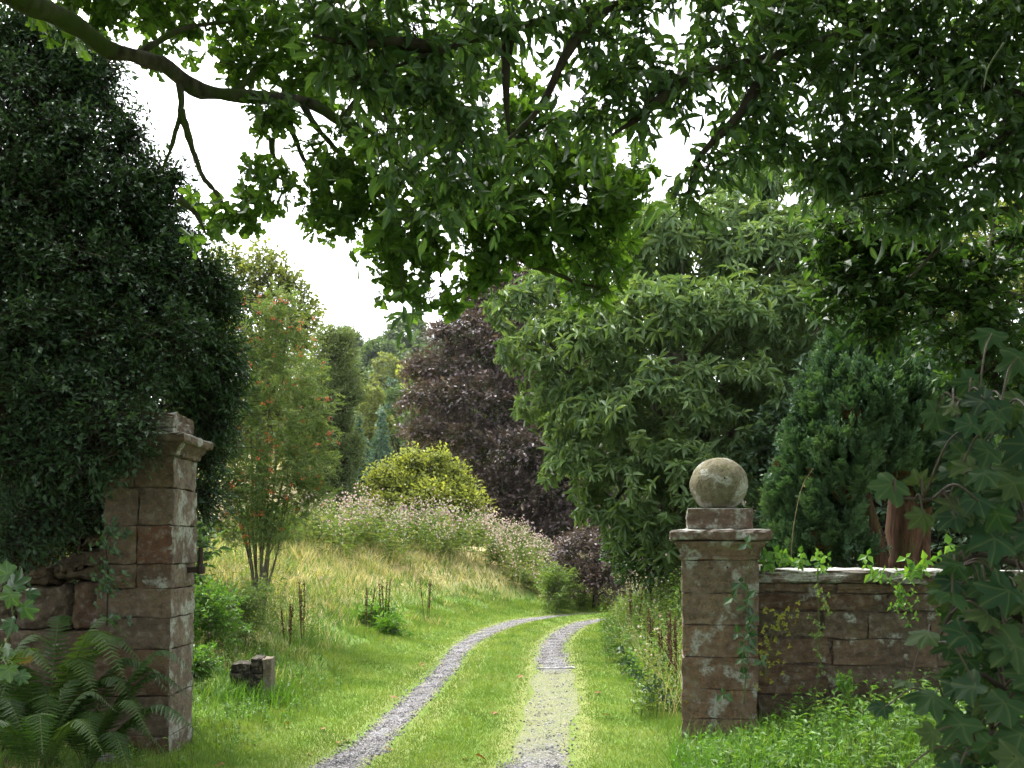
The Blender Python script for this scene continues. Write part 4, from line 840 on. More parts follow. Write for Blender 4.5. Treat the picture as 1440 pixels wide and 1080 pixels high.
def beech():
    rng = RG(303); base = np.array([4.6, 7.3, gz(4.6, 7.3)])
    rows = [(1180, 330, 6.4, 42), (1230, 350, 6.3, 48), (1290, 360, 6.3, 50), (1200, 400, 6.3, 48), (1260, 420, 6.2, 52), (1320, 420, 6.3, 52), (1170, 370, 6.4, 32), (1240, 455, 6.2, 34), (1380, 380, 6.4, 50), (1400, 450, 6.3, 55), (1340, 480, 6.3, 45), (1430, 330, 6.5, 34), (1160, 440, 6.3, 24), (1390, 520, 6.3, 50), (1430, 560, 6.3, 50), (1330, 340, 6.4, 36)]
    st = [([base - [0, 0, .3], base + [0, 0, 1.2], base + [-.1, -.1, 2.6], W(1415, 330, 6.8)], [.13, .10, .07, .05])]
    for s in [[(1415, 330, 6.8), (1385, 350, 6.6), (1345, 345, 6.5), (1300, 375, 6.4), (1260, 430, 6.3)], [(1345, 345, 6.5), (1250, 345, 6.4), (1190, 310, 6.4)], [(1300, 375, 6.4), (1290, 420, 6.3), (1275, 470, 6.2)], [(1440, 290, 6.8), (1400, 302, 6.7), (1370, 310, 6.6), (1340, 300, 6.5)], [(1390, 345, 6.6), (1380, 420, 6.4), (1360, 480, 6.3)], [(1440, 420, 6.6), (1390, 410, 6.4), (1330, 440, 6.3), (1230, 480, 6.2)], [(1400, 310, 6.7), (1388, 370, 6.5), (1380, 390, 6.4)], [(1440, 520, 6.5), (1400, 520, 6.4), (1340, 500, 6.3)]]: st.append((pxpath(s), [.022, .016, .010, .005]))
    make_tree('young_beech', 'young green beech leaning over the wall beneath the dark canopy', 'tree', base, px_lobes(rows), 700, LEAF4, .07, 7, .6, M['beech'], 303, twig=.22, stems=st, inner=.2, gap=.05, gscale=.35, droop=.15, up=1.1, low=.9, twigr=.006, prune=None, bark='barkdark')
beech()

def palm_leaf_tree(name, label, cat, base, stems, leaves, mat, stemmat, seed, petmat):
    """leaves: (px, py, depth, size_px, direction angle in the picture, pitch towards the viewer); every leaf on a petiole to its stem"""
    rng = RG(seed); root = thing(name, label, cat, base); base = np.array(base)
    pts = np.concatenate([spline(s[0], 20) for s in stems]); P = []; D = []; Nn = []; S = []; pets = []
    for (px, py, d, s, ang, tilt) in leaves:
        c = W(px, py, d); a = math.radians(ang); dr = np.array([math.cos(a), rng.normal() * .25 - .15, math.sin(a)]); size = s / F * d * .45
        n = np.array([rng.normal() * .25, -math.sin(math.radians(tilt)), math.cos(math.radians(tilt))])
        b = c - nrm(dr) * size * .45; P.append(b); D.append(dr); Nn.append(n); S.append(size)
        k = pts[np.argmin(((pts - b) ** 2).sum(1) + 1e9 * 0)]; dist = np.linalg.norm(k - b)
        e = b + (k - b) * min(1, 1.0); pets.append(([e, (e + b) / 2 + np.array([0, 0, .03 + .08 * dist]), b], [.0035, .0028, .002]))
    mesh_obj('stem', tubes(stems, stemmat, seed, 7) + tubes(pets, petmat, seed, 5, .02), root, True)
    t = place(PALM, np.array(P), np.array(D), np.array(Nn), np.array(S), 1.0, rng.random(len(P)))
    V = t[0]; V = V + .006 * np.stack([snoise(V, .09, seed + i) for i in range(3)], 1); mesh_obj('leaves', [(V, t[1], t[2], t[3], mat)], root, True)
def sycamore():
    rng = RG(304); base = np.array([2.02, 2.75, gz(2.02, 2.75)])
    st = [([base - [0, 0, .1], base + [-.02, 0, .9], base + [-.06, .05, 2.0], base + [-.1, .1, 2.9]], [.03, .026, .018, .008]),
          ([base + [0, 0, .5], W(1400, 960, 2.8), W(1330, 1000, 2.7)], [.014, .009, .004]), ([base + [0, 0, .9], W(1400, 850, 2.8), W(1310, 905, 2.7)], [.014, .009, .004]), ([base + [0, 0, 1.4], W(1400, 720, 2.8), W(1260, 700, 2.7)], [.014, .009, .004]), ([base + [0, 0, 1.2], W(1420, 790, 2.75), W(1340, 800, 2.7)], [.014, .009, .004]), ([base + [0, 0, 1.7], W(1430, 600, 2.9), W(1340, 560, 2.9)], [.012, .008, .004]), ([base + [0, 0, .25], W(1440, 1040, 2.7), W(1380, 1075, 2.6)], [.012, .008, .004])]
    lv = [(1245, 690, 2.7, 80, 215, 62), (1300, 668, 2.75, 62, 60, 70), (1335, 720, 2.7, 95, 195, 55), (1395, 700, 2.75, 90, 200, 50), (1290, 735, 2.7, 60, 230, 60), (1380, 765, 2.65, 110, 200, 52), (1430, 640, 2.8, 100, 215, 60), (1410, 590, 2.85, 90, 250, 55), (1345, 650, 2.8, 70, 240, 60), (1330, 840, 2.6, 90, 190, 45), (1400, 840, 2.6, 100, 215, 60), (1290, 895, 2.6, 75, 188, 25), (1350, 900, 2.6, 80, 215, 60), (1410, 920, 2.6, 105, 220, 55), (1300, 990, 2.55, 95, 200, 20), (1355, 970, 2.55, 90, 225, 30), (1340, 1030, 2.5, 90, 235, 25), (1400, 1000, 2.55, 100, 220, 40), (1430, 1050, 2.5, 100, 230, 40), (1385, 1060, 2.5, 80, 240, 35), (1300, 1040, 2.45, 60, 225, 65), (1440, 760, 2.7, 90, 210, 50), (1435, 850, 2.65, 80, 230, 55), (1440, 960, 2.6, 85, 210, 45), (1240, 1000, 2.5, 50, 215, 60), (1360, 545, 2.95, 70, 230, 60), (1310, 590, 2.95, 60, 235, 62), (1425, 520, 3.0, 85, 250, 60), (1390, 480, 3.05, 70, 240, 60), (1270, 960, 2.6, 55, 185, 20), (1375, 640, 2.8, 75, 210, 62), (1420, 690, 2.7, 75, 250, 66), (1350, 790, 2.75, 70, 205, 58), (1420, 1075, 2.45, 90, 215, 50), (1330, 1090, 2.4, 80, 200, 45), (1250, 1095, 2.4, 70, 190, 50)]
    for i in range(190): lv.append((rng.uniform(1340, 1490) - 25 * rng.random(), rng.uniform(560, 1080), rng.uniform(2.6, 3.3), rng.uniform(45, 80), rng.uniform(180, 270), rng.uniform(35, 70)))
    palm_leaf_tree('sycamore_sapling', 'dark sycamore sapling with broad lobed leaves hanging at the right edge', 'sapling', base, st, lv, M['sycamore'], M['barkdark'], 304, M['redstem'])
    b = np.array([-2.72, 5.3, gz(-2.72, 5.3)]); st = [([b - [0, 0, .1], W(-6, 950, 5.35), W(18, 880, 5.4), W(8, 800, 5.5)], [.008, .007, .005, .003])]
    lv = [(25, 812, 5.4, 60, 80, 70), (12, 845, 5.3, 55, 250, 62), (40, 862, 5.3, 45, 300, 60), (8, 880, 5.2, 45, 200, 60), (48, 835, 5.4, 34, 10, 65), (12, 950, 5.2, 46, 280, 50), (35, 955, 5.2, 36, 320, 50), (5, 920, 5.2, 40, 230, 50), (0, 800, 5.3, 50, 140, 60)]
    palm_leaf_tree('sycamore_seedling', 'fresh green sycamore seedling beside the ferns at the left edge', 'seedling', b, st, lv, M['syclight'], M['greenstem'], 305, M['greenstem'])
sycamore()
# ------------------------------------------------------------------ grass and herbs
def blades(name, x, y, h, w, mat, seed, tpl=BLADE, lean=.35, clump=.5, rv=(.0, 1.)):
    rng = RG(seed); n = len(x); z = ground(x, y); P = np.stack([x, y, z - .01], 1)
    D = np.stack([rng.normal(size=n) * lean, rng.normal(size=n) * lean, np.ones(n)], 1); a = rng.uniform(0, 6.28, n)
    Nn = np.stack([np.cos(a), np.sin(a), np.zeros(n)], 1)
    r = .5 + .5 * snoise(np.stack([x, y], 1), .9, seed); r = clump * r + (1 - clump) * rng.random(n); r = rv[0] + (rv[1] - rv[0]) * np.clip(r, 0, 1)
    return (*place(tpl, P, D, Nn, h, w / h, r), mat)

PX, PY = [], []
def sample(n, x0, x1, y0, y1, seed, pw=1.5):
    """points thinning out with distance"""
    rng = RG(seed); u = rng.random(n); a, b = y0 ** (1 - pw), y1 ** (1 - pw); y = (a + (b - a) * u) ** (1 / (1 - pw)); return rng.uniform(x0, x1, n), y, rng

def lawn():
    ch = []
    x, y, rng = sample(330000, -3.2, 3.4, 4.6, 27, 501); sd = sdist(x, y)
    on = np.minimum(abs(sd + .72) / (WL(y) * .5), abs(sd - .72) / (WR(y) * .5)); mossy = (sd > 0) & (MR(x, y) > .4)
    edge = on < 1.0 + .18 * snoise(np.stack([x, y], 1), .4, 6)
    k = ~edge & (sd > -2.6 - .5 * snoise(np.stack([x, y], 1), 2, 7)) & (sd < 2.3) ; k = (rng.random(len(x)) < sstep(.62, 1.3, on + .3 * snoise(np.stack([x, y], 1), .35, 8))) & (sd > -2.6 - .5 * snoise(np.stack([x, y], 1), 2, 7)) & (sd < 2.3)
    m = (on < 1.5) & mossy & (rng.random(len(x)) < .12 + .75 * sstep(.45, 1.15, on + .4 * snoise(np.stack([x, y], 1), .35, 18, 3)))
    near = 1 - sstep(.9, 2.1, on) 
    xx, yy = x[k], y[k]; h = (.035 + .02 * rng.random(k.sum())) * (1 + 1.1 * sstep(1.4, 2.3, abs(sd[k]))) * (1 - .5 * near[k]) * (.8 + .02 * yy); w = .0035 + .0007 * yy
    palekind = (near[k] * (1 + .6 * snoise(np.stack([xx, yy], 1), .6, 9)) > .42) & (rng.random(k.sum()) < .75) | (snoise(np.stack([xx, yy], 1), 2.1, 29) > .5) & (rng.random(k.sum()) < .3)
    ch.append(blades('', xx[~palekind], yy[~palekind], h[~palekind], w[~palekind], M['lawn'], 511, TRI, .5))
    ch.append(blades('', xx[palekind], yy[palekind], h[palekind] * .7, w[palekind], M['mossgrass'], 512, TRI, .6))
    xm, ym = x[m], y[m]; ch.append(blades('', xm, ym, .016 + .012 * rng.random(len(xm)), .004 + .0006 * ym, M['mossgrass'], 513, TRI, .8))
    tag(mesh_obj('lawn_grass', ch), 'short bright green grass between and beside the wheel tracks', 'grass', kind='stuff')
lawn()
def verge():
    ch = []
    # rough green verge both sides
    x, y, rng = sample(95000, -7, 3.6, 4.4, 27, 521, 1.7); sd = sdist(x, y); p2 = np.stack([x, y], 1)
    k = ((sd < -1.9 + .35 * snoise(p2, 1.5, 3)) | (sd > 1.75 + .25 * snoise(p2, 1.2, 4))) & ~((x < -3.4) & (y > 7.4) & (y < 9.5)); k &= ~((x > 1.6) & (y > 8.2) & (y < 8.9))
    k &= rng.random(len(x)) < (1 - .75 * sstep(3.6, 5.5, -sd) * sstep(10, 13, y))
    x, y, sd = x[k], y[k], sd[k]; tall = sstep(1.7, 3.0, abs(sd)); h = (.06 + .13 * tall) * (.6 + .8 * rng.random(len(x))) * (1 + .4 * snoise(np.stack([x, y], 1), .8, 12)).clip(.4, 2)
    ch.append(blades('', x, y, h, .005 + .0006 * y, M['rough'], 522, BLADE, .42))
    tag(mesh_obj('rough_grass', ch), 'rough tufted green grass along both verges and under the trees', 'grass', kind='stuff')
    # dry meadow
    x, y, rng = sample(90000, -10, 3, 10.2, 30, 531, 1.2); sd = sdist(x, y); p2 = np.stack([x, y], 1)
    dens = sstep(2.4, 4.0, -sd + .6 * snoise(p2, 1.6, 5)) * sstep(9.8, 11.5, y) * (1 - .6 * (snoise(p2, 1.1, 8) > .45))
    k = (rng.random(len(x)) < dens) & (sd < 0) & (y < 27.5)
    x, y, sd = x[k], y[k], sd[k]; h = (.22 + .16 * rng.random(len(x))) * (.6 + .5 * sstep(3, 5, -sd)) * (1 + .3 * snoise(np.stack([x, y], 1), 1.2, 12)).clip(.5, 1.5)
    g = (snoise(np.stack([x, y], 1), .9, 41) > .55 + .5 * (y > 17)) | (rng.random(len(x)) < .18 + .35 * sstep(-4, -6.5, x - .1 * (y - 14)))
    a = blades('', x[~g], y[~g], h[~g], .004 + .0006 * y[~g], M['dry'], 532, BLADE, .4); b = blades('', x[g], y[g], h[g] * .85, .004 + .0007 * y[g], M['weed'], 533, BLADE, .4)
    tag(mesh_obj('meadow_grass', [a, b]), 'tall straw coloured meadow grass on the bank left of the track', 'grass', kind='stuff')
    x, y, rng = sample(9000, .9, 4.2, 5.0, 8.1, 535, 1.5); sd = sdist(x, y); k = (sd > 1.7) & ((x > 2.0) | (y < 7.9)); x, y = x[k], y[k]
    x2, y2 = RG(537).normal(-2.68, .24, 700), RG(538).normal(10.15, .2, 700); k2 = ~((x2 > -2.9) & (x2 < -2.46) & (y2 > 10.2)); x, y = np.concatenate([x, x2[k2]]), np.concatenate([y, y2[k2]])
    tag(mesh_obj('tall_grass', [blades('', x, y, .16 + .2 * rng.random(len(x)), .008 + 0 * x, M['herb'], 536, BLADE, .45)]), 'longer fresh grass among the wall foot herbs and round the stone stub', 'grass', kind='stuff')
verge()

def herb_patch(name, label, x, y, h, seed, leaf, mats, m=14, stemmat='greenstem', flowers=None, width=.42, tpl=LEAF4, fl=.022):
    """upright leafy stems; one object for what nobody could count"""
    rng = RG(seed); n = len(x); z = ground(x, y); P = np.stack([x, y, z], 1); U = np.stack([rng.normal(size=n) * .16, rng.normal(size=n) * .16, np.ones(n)], 1); U = nrm(U)
    ch = [(*place(TWIG, P - .02, U, np.roll(U, 1, 1), h, .006 / h, None)[:2], .5, None, M[stemmat])]
    LP, LD, LN, LS, CL = [], [], [], [], []
    for j in range(m):
        t = .18 + .82 * (j + rng.random(n) * .8) / m; a = rng.uniform(0, 6.28, n); rad = np.stack([np.cos(a), np.sin(a), np.zeros(n)], 1)
        LP.append(P + U * (h * t)[:, None] + rad * (.05 * h)[:, None] * rng.random(n)[:, None]); LD.append(rad + np.array([0, 0, .25]) + rng.normal(size=(n, 3)) * .3); LN.append(np.array([0, 0, 1.]) + rad * -.3 + rng.normal(size=(n, 3)) * .3); LS.append(leaf * (1.15 - .5 * t) * rng.uniform(.7, 1.3, n)); CL.append(np.arange(n))
    sp = tuple(np.concatenate(v) for v in (LP, LD, LN, LS, CL)); mi = rng.integers(0, len(mats), n)[sp[4]]
    for k, mt in enumerate(mats):
        s = mi == k
        if s.any(): ch.append(leaf_chunk(tpl, tuple(v[s] for v in sp), width, rng, M[mt], .5))
    if flowers:
        fm, cnt, frac = flowers; s = rng.random(n) < frac * (1 + .9 * snoise(P[:, :2], 1.7, seed + 3)).clip(.1, 1.5); q = (P + U * h[:, None])[s]; hh = h[s]; q = (q[:, None] + rng.normal(size=(len(q), cnt, 3)) * np.array([.09, .09, .12])).reshape(-1, 3); d = nrm(rng.normal(size=q.shape))
        ch.append((*place(OCTA, q, d, np.roll(d, 1, 1), fl * rng.uniform(.7, 1.4, len(q)), 1, rng.random(len(q))), M[fm]))
    return tag(mesh_obj(name, ch), label, 'plants', kind='stuff')

def balsam():
    rng = RG(541); n = 5200; x = rng.uniform(-11, 5.5, n); y = rng.uniform(20, 32, n); sd = sdist(x, y); p = np.stack([x, y], 1)
    lo = 5.0 - 3.8 * sstep(-1.2, 2.0, x) + .6 * snoise(p, 1.8, 3); k = (-sd > lo) & (x > -9 + .0 * y) & (y > 22.2 + .25 * snoise(p, 2, 9) - .4 * (x > 1))
    x, y = x[k], y[k]; h = (.8 + .45 * rng.random(len(x))) * (1.05 - .6 * sstep(-2.5, 2, x) - .35 * sstep(-4.5, -8, x)) * (1 + .2 * snoise(np.stack([x, y], 1), 1.4, 5)); herb_patch('flowering_balsam', 'bank of pink flowering balsam behind the dry grass', x, y, h, 542, .16, ['balsam', 'balsam', 'weed'], 18, 'greenstem', ('pink', 7, .8), .38, fl=.046)
balsam()
def weeds():
    rng = RG(551); n = 2600; x = rng.uniform(.8, 3.6, n); y = rng.uniform(9.2, 22, n); sd = sdist(x, y); k = (sd > 1.62 + .2 * snoise(np.stack([x, y], 1), 1.3, 2)) & (sd < 3.6) & ~((x > 1.35) & (y < 9.3)); x, y, sd = x[k], y[k], sd[k]
    h = (.40 + .75 * sstep(1.7, 2.5, sd) * rng.random(len(x)) + .2 * rng.random(len(x))) * (.75 + .25 * sstep(9, 14, y)); herb_patch('verge_weeds', 'tangle of tall green weeds between the right wheel track and the ball pillar', x, y, h, 552, .085, ['weed', 'weed', 'herb', 'balsam'], 20, 'greenstem', ('pink', 2, .05), .4, fl=.03)
    x, y, rng = sample(1500, 1.35, 3.4, 9.0, 20, 561, 1.3); sd = sdist(x, y); k = (sd > 1.75) & (sd < 3.3); x, y = x[k], y[k]
    tag(mesh_obj('verge_straw', [blades('', x, y, .35 + .5 * rng.random(len(x)), .006 + 0 * x, M['dry'], 562, BLADE, .22)]), 'tall pale grass stalks among the weeds beside the ball pillar', 'grass', kind='stuff')
    # nettle-height weeds in front of the wall and pillar
    rng = RG(571); n = 1500; x = rng.uniform(.9, 4.2, n); y = rng.uniform(5.2, 8.15, n); sd = sdist(x, y); k = (sd > 1.75) & ((x > 1.95) | (y < 7.9)) & ((x > 1.2 + .6 * sstep(6.8, 8.2, y)) | (rng.random(n) < .3)); x, y = x[k], y[k]
    h = (.12 + .22 * rng.random(len(x))) * (.8 + .6 * sstep(1.6, 2.6, x)); herb_patch('wall_foot_herbs', 'low leafy green herbs along the foot of the boundary wall', x, y, h, 572, .085, ['herb', 'rough', 'rough'], 9, 'greenstem', None, .42)
    # rough herbs below the rowan, left of the dry meadow
    rng = RG(581); n = 900; x = rng.uniform(-8, -2.9, n); y = rng.uniform(11.2, 19, n); p = np.stack([x, y], 1); sd = sdist(x, y); k = (sd < -2.7) & (snoise(p, 1.3, 4) > -.1 - .12 * (-sd - 4)); x, y = x[k], y[k]
    h = .25 + .4 * rng.random(len(x)); herb_patch('meadow_weeds', 'mixed green weeds standing in the meadow below the rowan', x, y, h, 582, .075, ['weed', 'weed', 'herb'], 11, 'strawstem', ('pink', 2, .12), .34, fl=.03)
    rng = RG(583); n = 320; x = rng.uniform(-3.4, -1.7, n); y = rng.uniform(6.2, 12, n); k = (sdist(x, y) < -1.6) & ~((x < -2.4) & (y > 7.3) & (y < 8.2)); x, y = x[k], y[k]
    herb_patch('verge_herbs', 'small leafy herbs in the grass beside the tall pillar foot', x, y, .08 + .14 * rng.random(len(x)), 584, .05, ['herb', 'rough'], 8, 'greenstem', None, .45)
weeds()

def bush(name, label, cat, x, y, r, h, n, leaf, mat, seed, tpl=LEAF4, width=.5, lobes=6, group=None):
    rng = RG(seed); g = gz(x, y); C = []; R_ = []
    for i in range(lobes): a = rng.uniform(0, 6.28); q = rng.uniform(0, .6); C.append((x + math.cos(a) * r * q, y + math.sin(a) * r * q, g + h * rng.uniform(.3, .7))); k = rng.uniform(.4, .6); R_.append((r * k, r * k, h * .38))
    return make_tree(name, label, cat, (x, y, g), (np.array(C), np.array(R_)), n, tpl, leaf, 7, width, M[mat], seed, twig=leaf * 3, r0=.012, inner=.35, gap=.0, gscale=.4, outbias=.6, twigr=.004, bark='barkrowan', prune=None, group=group)
bush('leafy_bush', 'fresh green leafy bush just behind the tall pillar', 'shrub', -3.55, 11.6, .55, 1.05, 420, .06, 'herb', 601)
bush('leafy_bush', 'yellow green bush between the stone stub and the rowan', 'shrub', -3.45, 12.9, .6, .95, 460, .055, 'weed', 602, width=.4)
bush('leafy_bush', 'low bright bush in the grass right below the hinge of the tall pillar', 'shrub', -3.3, 10.2, .3, .5, 200, .055, 'herb', 603)
bush('laurel_bush', 'small dark laurel sprig behind the hinge of the tall pillar', 'shrub', -4.05, 12.2, .4, 1.75, 90, .11, 'laurel', 604, LAUREL, .4)
bush('bank_shrub', 'dark green leafy shrub at the tip of the flowering bank by the bend', 'shrub', 1.1, 24.3, .65, 1.15, 330, .10, 'weed', 605, width=.36)
bush('bank_shrub', 'green shrub at the left end of the flowering bank behind the rowan', 'shrub', -5.3, 21.4, .9, 1.25, 520, .10, 'weed', 606, width=.4)
bush('thistle_clump', 'grey green thistle clump at the edge of the lawn beside the dock stalks', 'plant', -2.05, 16.6, .3, .34, 70, .10, 'herb', 607, width=.3)
bush('nettle_clump', 'green nettle clump around the middle dock stalks', 'plant', -2.35, 17.3, .4, .5, 120, .10, 'herb', 608, width=.35)

# ferns
def fern(label, x, y, seed, fronds, g=None):
    rng = RG(seed); base = np.array([x, y, gz(x, y)]); root = thing('fern', label, 'fern', base, 0, 'ferns below the tall pillar')
    for (az, L, rise, droop) in fronds:
        L *= g[0]; rise *= g[1]
        a = math.radians(az); dr = np.array([math.cos(a), math.sin(a), 0.]); c = spline([base + [0, 0, .02], base + dr * L * .25 + [0, 0, rise * .62], base + dr * L * .62 + [0, 0, rise], base + dr * L + [0, 0, rise - droop]], 46)
        t = nrm(np.gradient(c, axis=0)); s = nrm(np.cross(t, np.array([0, 0, 1.]))); up = np.cross(s, t); u = np.linspace(0, 1, 46)
        prof = np.sin(np.clip((u - .16) / .84, 0, 1) ** .62 * math.pi * .97 + .02) ** .8 * (u > .16); P, D, N_, S = [], [], [], []
        for sg in (-1, 1):
            for i in range(8, 46):
                d = s[i] * sg + t[i] * .35 - up[i] * .18 + rng.normal(size=3) * .05; P.append(c[i]); D.append(d); N_.append(up[i] + rng.normal(size=3) * .08); S.append(max(.012, prof[i] * L * .21 * rng.uniform(.9, 1.1)))
        st = tube(c[::4], [.005, .004, .002], 5, 24, .02); rr = rng.uniform(.1, .9)
        mesh_obj('frond', [(*st, .5, None, M['greenstem']), (*place(FERNP, np.array(P), np.array(D), np.array(N_), np.array(S), .21, np.clip(rr + rng.normal(size=len(P)) * .1, 0, 1)), M['fern'])], root)
fern('arching fern with fronds reaching across the tall pillar front', -2.88, 6.75, 701, [(8, .62, .70, .20), (-25, .50, .55, .22), (30, .52, .72, .15), (-65, .5, .5, .2), (-110, .5, .52, .2), (-150, .52, .55, .2), (170, .55, .62, .2), (60, .4, .78, .1), (-5, .46, .38, .18), (120, .45, .7, .12), (-45, .58, .36, .22), (-5, .7, .5, .2), (15, .66, .85, .22)], (1.15, 1.0))
fern('taller shaded fern left of the pillar below the broken wall', -3.22, 6.9, 702, [(0, .55, .85, .2), (-40, .55, .75, .25), (-90, .55, .72, .25), (-140, .6, .8, .25), (170, .6, .85, .2), (40, .45, .95, .15), (-65, .6, .55, .25), (-15, .65, .62, .25), (100, .4, .95, .1), (-115, .62, .5, .25), (10, .7, .7, .3), (-28, .62, .9, .3), (200, .6, .6, .3)], (1.25, 1.12))
fern('yellow tipped fern lowest in front of the others', -3.02, 6.3, 703, [(-20, .5, .42, .2), (-60, .5, .48, .22), (-100, .5, .45, .2), (-150, .55, .5, .2), (20, .45, .55, .15), (160, .5, .6, .2), (60, .4, .6, .1)], (1.1, 1.1))
fern('fern half hidden by the seedling at the left edge', -3.55, 6.5, 704, [(-10, .55, .75, .2), (-60, .55, .6, .25), (-110, .5, .6, .2), (180, .5, .7, .2), (40, .5, .8, .15), (-35, .6, .5, .25)], (1.2, 1.15))

# dock stalks
def dock(label, px, pyb, pyt, d, n, seed, col='dock', sp=.09):
    rng = RG(seed); x = (px - 720) / F * d; g = gz(x, d); h = max(.3, HC + (HOR - pyt) / F * d - g); base = np.array([x, d, g]); root = thing('dock_plant', label, 'dock plant', base, 0, 'dried dock stalks')
    for i in range(n):
        o = rng.normal(size=2) * sp; hh = h * rng.uniform(.72, 1.0); top = base + [o[0] * 1.6, o[1] * 1.6, hh]; b = base + [o[0] * .5, o[1] * .5, -.05]; st = tube([b, (b + top) / 2 + rng.normal(size=3) * .02, top], [.006, .005, .003], 5, None, .05)
        k = 130; t = rng.uniform(.38, 1, k) ** .9; P = b + (top - b) * t[:, None] + rng.normal(size=(k, 3)) * np.array([.013, .013, .02]) * (.5 + .5 * np.sin(t * 40))[:, None]; D = nrm(rng.normal(size=(k, 3)) + [0, 0, .4])
        mesh_obj('stalk', [(*st, .5, None, M['dock']), (*place(OCTA, P, D, np.roll(D, 1, 1), .021, .7, rng.random(k)), M[col])], root)
for i, a in enumerate([('rusty dock stalks standing tallest on the lawn edge beside the thistle', 540, 868, 806, 17.2, 4), ('pair of thin brown dock stalks left of the tallest ones', 514, 876, 826, 16.6, 3), ('brown dock stalks nearest the track bend on the left bank', 601, 856, 808, 19.5, 3),
                       ('thin dried stalks in the meadow in front of the rowan', 427, 890, 806, 14.2, 3), ('short dried stalks in straw grass left of the lawn', 405, 905, 845, 13.4, 3),
                       ('dark red dock thicket close against the ball pillar', 951, 980, 835, 10.2, 5), ('dark red dock stalks just left of the thicket at the ball pillar', 938, 965, 862, 11.0, 4), ('lone brown dock rising highest from the weeds below the copper beech', 889, 880, 800, 14.5, 3), ('reddish dock stalks in the middle of the roadside weeds', 912, 930, 850, 12.6, 3)]): dock(*a[:6], 720 + i, sp=.05 if i != 5 else .07)

# climbers
def creeper(name, label, path, leaves, seed, size, mat, tpl=LEAF4, stemmat='greenstem', width=.7, m=3, spread=.05, r=.006):
    rng = RG(seed); c = spline(path, 40); root = thing(name, label, 'climber', c[0]); mesh_obj('stem', [(*tube(path, [r, r * .8, r * .5], 6, 30, .1, seed), .5, None, M[stemmat])], root, True)
    i = rng.integers(2, 40, leaves); P = c[i] + rng.normal(size=(leaves, 3)) * spread * np.array([1, .35, 1]) - np.array([0, .02, 0]); ch = []
    pp = np.repeat(P, m, 0); a = np.tile(np.arange(m) * 2.1, leaves) + np.repeat(rng.uniform(-.5, .5, leaves), m) + 1.57 - 2.1
    D = np.stack([np.cos(a), -.35 + rng.normal(size=len(a)) * .2, np.sin(a) - .2], 1); Nn = np.stack([rng.normal(size=len(a)) * .3, -np.ones(len(a)), .6 + rng.normal(size=len(a)) * .3], 1)
    mesh_obj('leaves', [(*place(tpl, pp, D, Nn, size * rng.uniform(.6, 1.25, len(a)), width, rng.random(len(a))), M[mat])], root)
creeper('bramble', 'bramble stem with dark trifoliate leaves climbing the ball pillar edge', [W(1046, 990, 8.02), W(1052, 900, 8.03), W(1050, 830, 8.04), W(1058, 775, 8.03)], 16, 801, .085, 'ivy', LEAF4, 'greenstem', .75, 3, .07)
creeper('bramble', 'bright bramble spray tumbling from the wall top beside the cornice', [W(1075, 800, 8.25), W(1085, 785, 8.2), W(1110, 788, 8.2), W(1150, 795, 8.2)], 26, 802, .07, 'herb', LEAF4, 'greenstem', .7, 3, .06)
creeper('creeper', 'thin creeper with small leaves hanging down the wall face', [W(1150, 800, 8.1), W(1151, 850, 8.14), W(1152, 920, 8.16), W(1143, 1000, 8.12)], 34, 803, .028, 'weed', LEAF4, 'greenstem', .8, 3, .05, .006)
creeper('creeper', 'yellowing creeper fanned over the wall beside the pillar edge', [W(1075, 960, 8.13), W(1082, 910, 8.14), W(1090, 880, 8.14), W(1100, 860, 8.14)], 60, 804, .026, 'yellowleaf', LEAF4, 'greenstem', .8, 3, .07, .004)
creeper('ivy', 'ivy trail running up the left side of the tall pillar', [W(150, 880, 7.42), W(152, 810, 7.44), W(150, 760, 7.44), W(168, 735, 7.44)], 60, 805, .045, 'ivy', LEAF4, 'barkdark', .9, 2, .06)
creeper('wall_sprig', 'small leafy sprig growing on the wall below the coping', [W(1250, 815, 7.98), W(1265, 830, 7.94), W(1275, 850, 7.92), W(1282, 862, 7.92)], 26, 806, .05, 'herb', LEAF4, 'greenstem', .5, 3, .06, .004)
for i, (px, lab) in enumerate([(1222, 'broad bright leaf plant on the wall coping nearest the ball pillar'), (1285, 'pale leafy shoot standing on the coping before the cypress trunk'), (1330, 'leafy shoot on the coping beside the sycamore leaves'), (1152, 'short upright sprig on the coping above the hanging creeper')]):
    y = 8.33 - (px - 1080) / F * 8.2 * .17; creeper('wall_top_plant', lab, [W(px, 806, y), W(px + 6, 792, y), W(px - 4, 784, y)], [5, 9, 9, 6][i], 810 + i, .085 if i < 3 else .05, 'herb', LEAF4, 'greenstem', .6, 3, .05, .004)
creeper('grass_stalk', 'single pale dry stalk arching above the wall top', [W(1112, 792, 8.25), W(1116, 740, 8.25), W(1128, 685, 8.25), W(1144, 658, 8.25)], 2, 820, .03, 'dry', LEAF4, 'strawstem', .3, 1, .01, .0035)
creeper('bramble', 'dark bramble shoot leaning out of the weeds in front of the dock thicket', [W(948, 1000, 9.3), W(915, 965, 9.3), W(885, 935, 9.4), W(870, 915, 9.5)], 30, 821, .055, 'ivy', LEAF4, 'greenstem', .6, 3, .05, .005)
creeper('nettle', 'upright nettle standing against the wall above the herbs', [W(1190, 1010, 7.9), W(1186, 970, 7.9), W(1184, 945, 7.9)], 22, 822, .06, 'herb', LEAF4, 'greenstem', .5, 3, .03, .004)

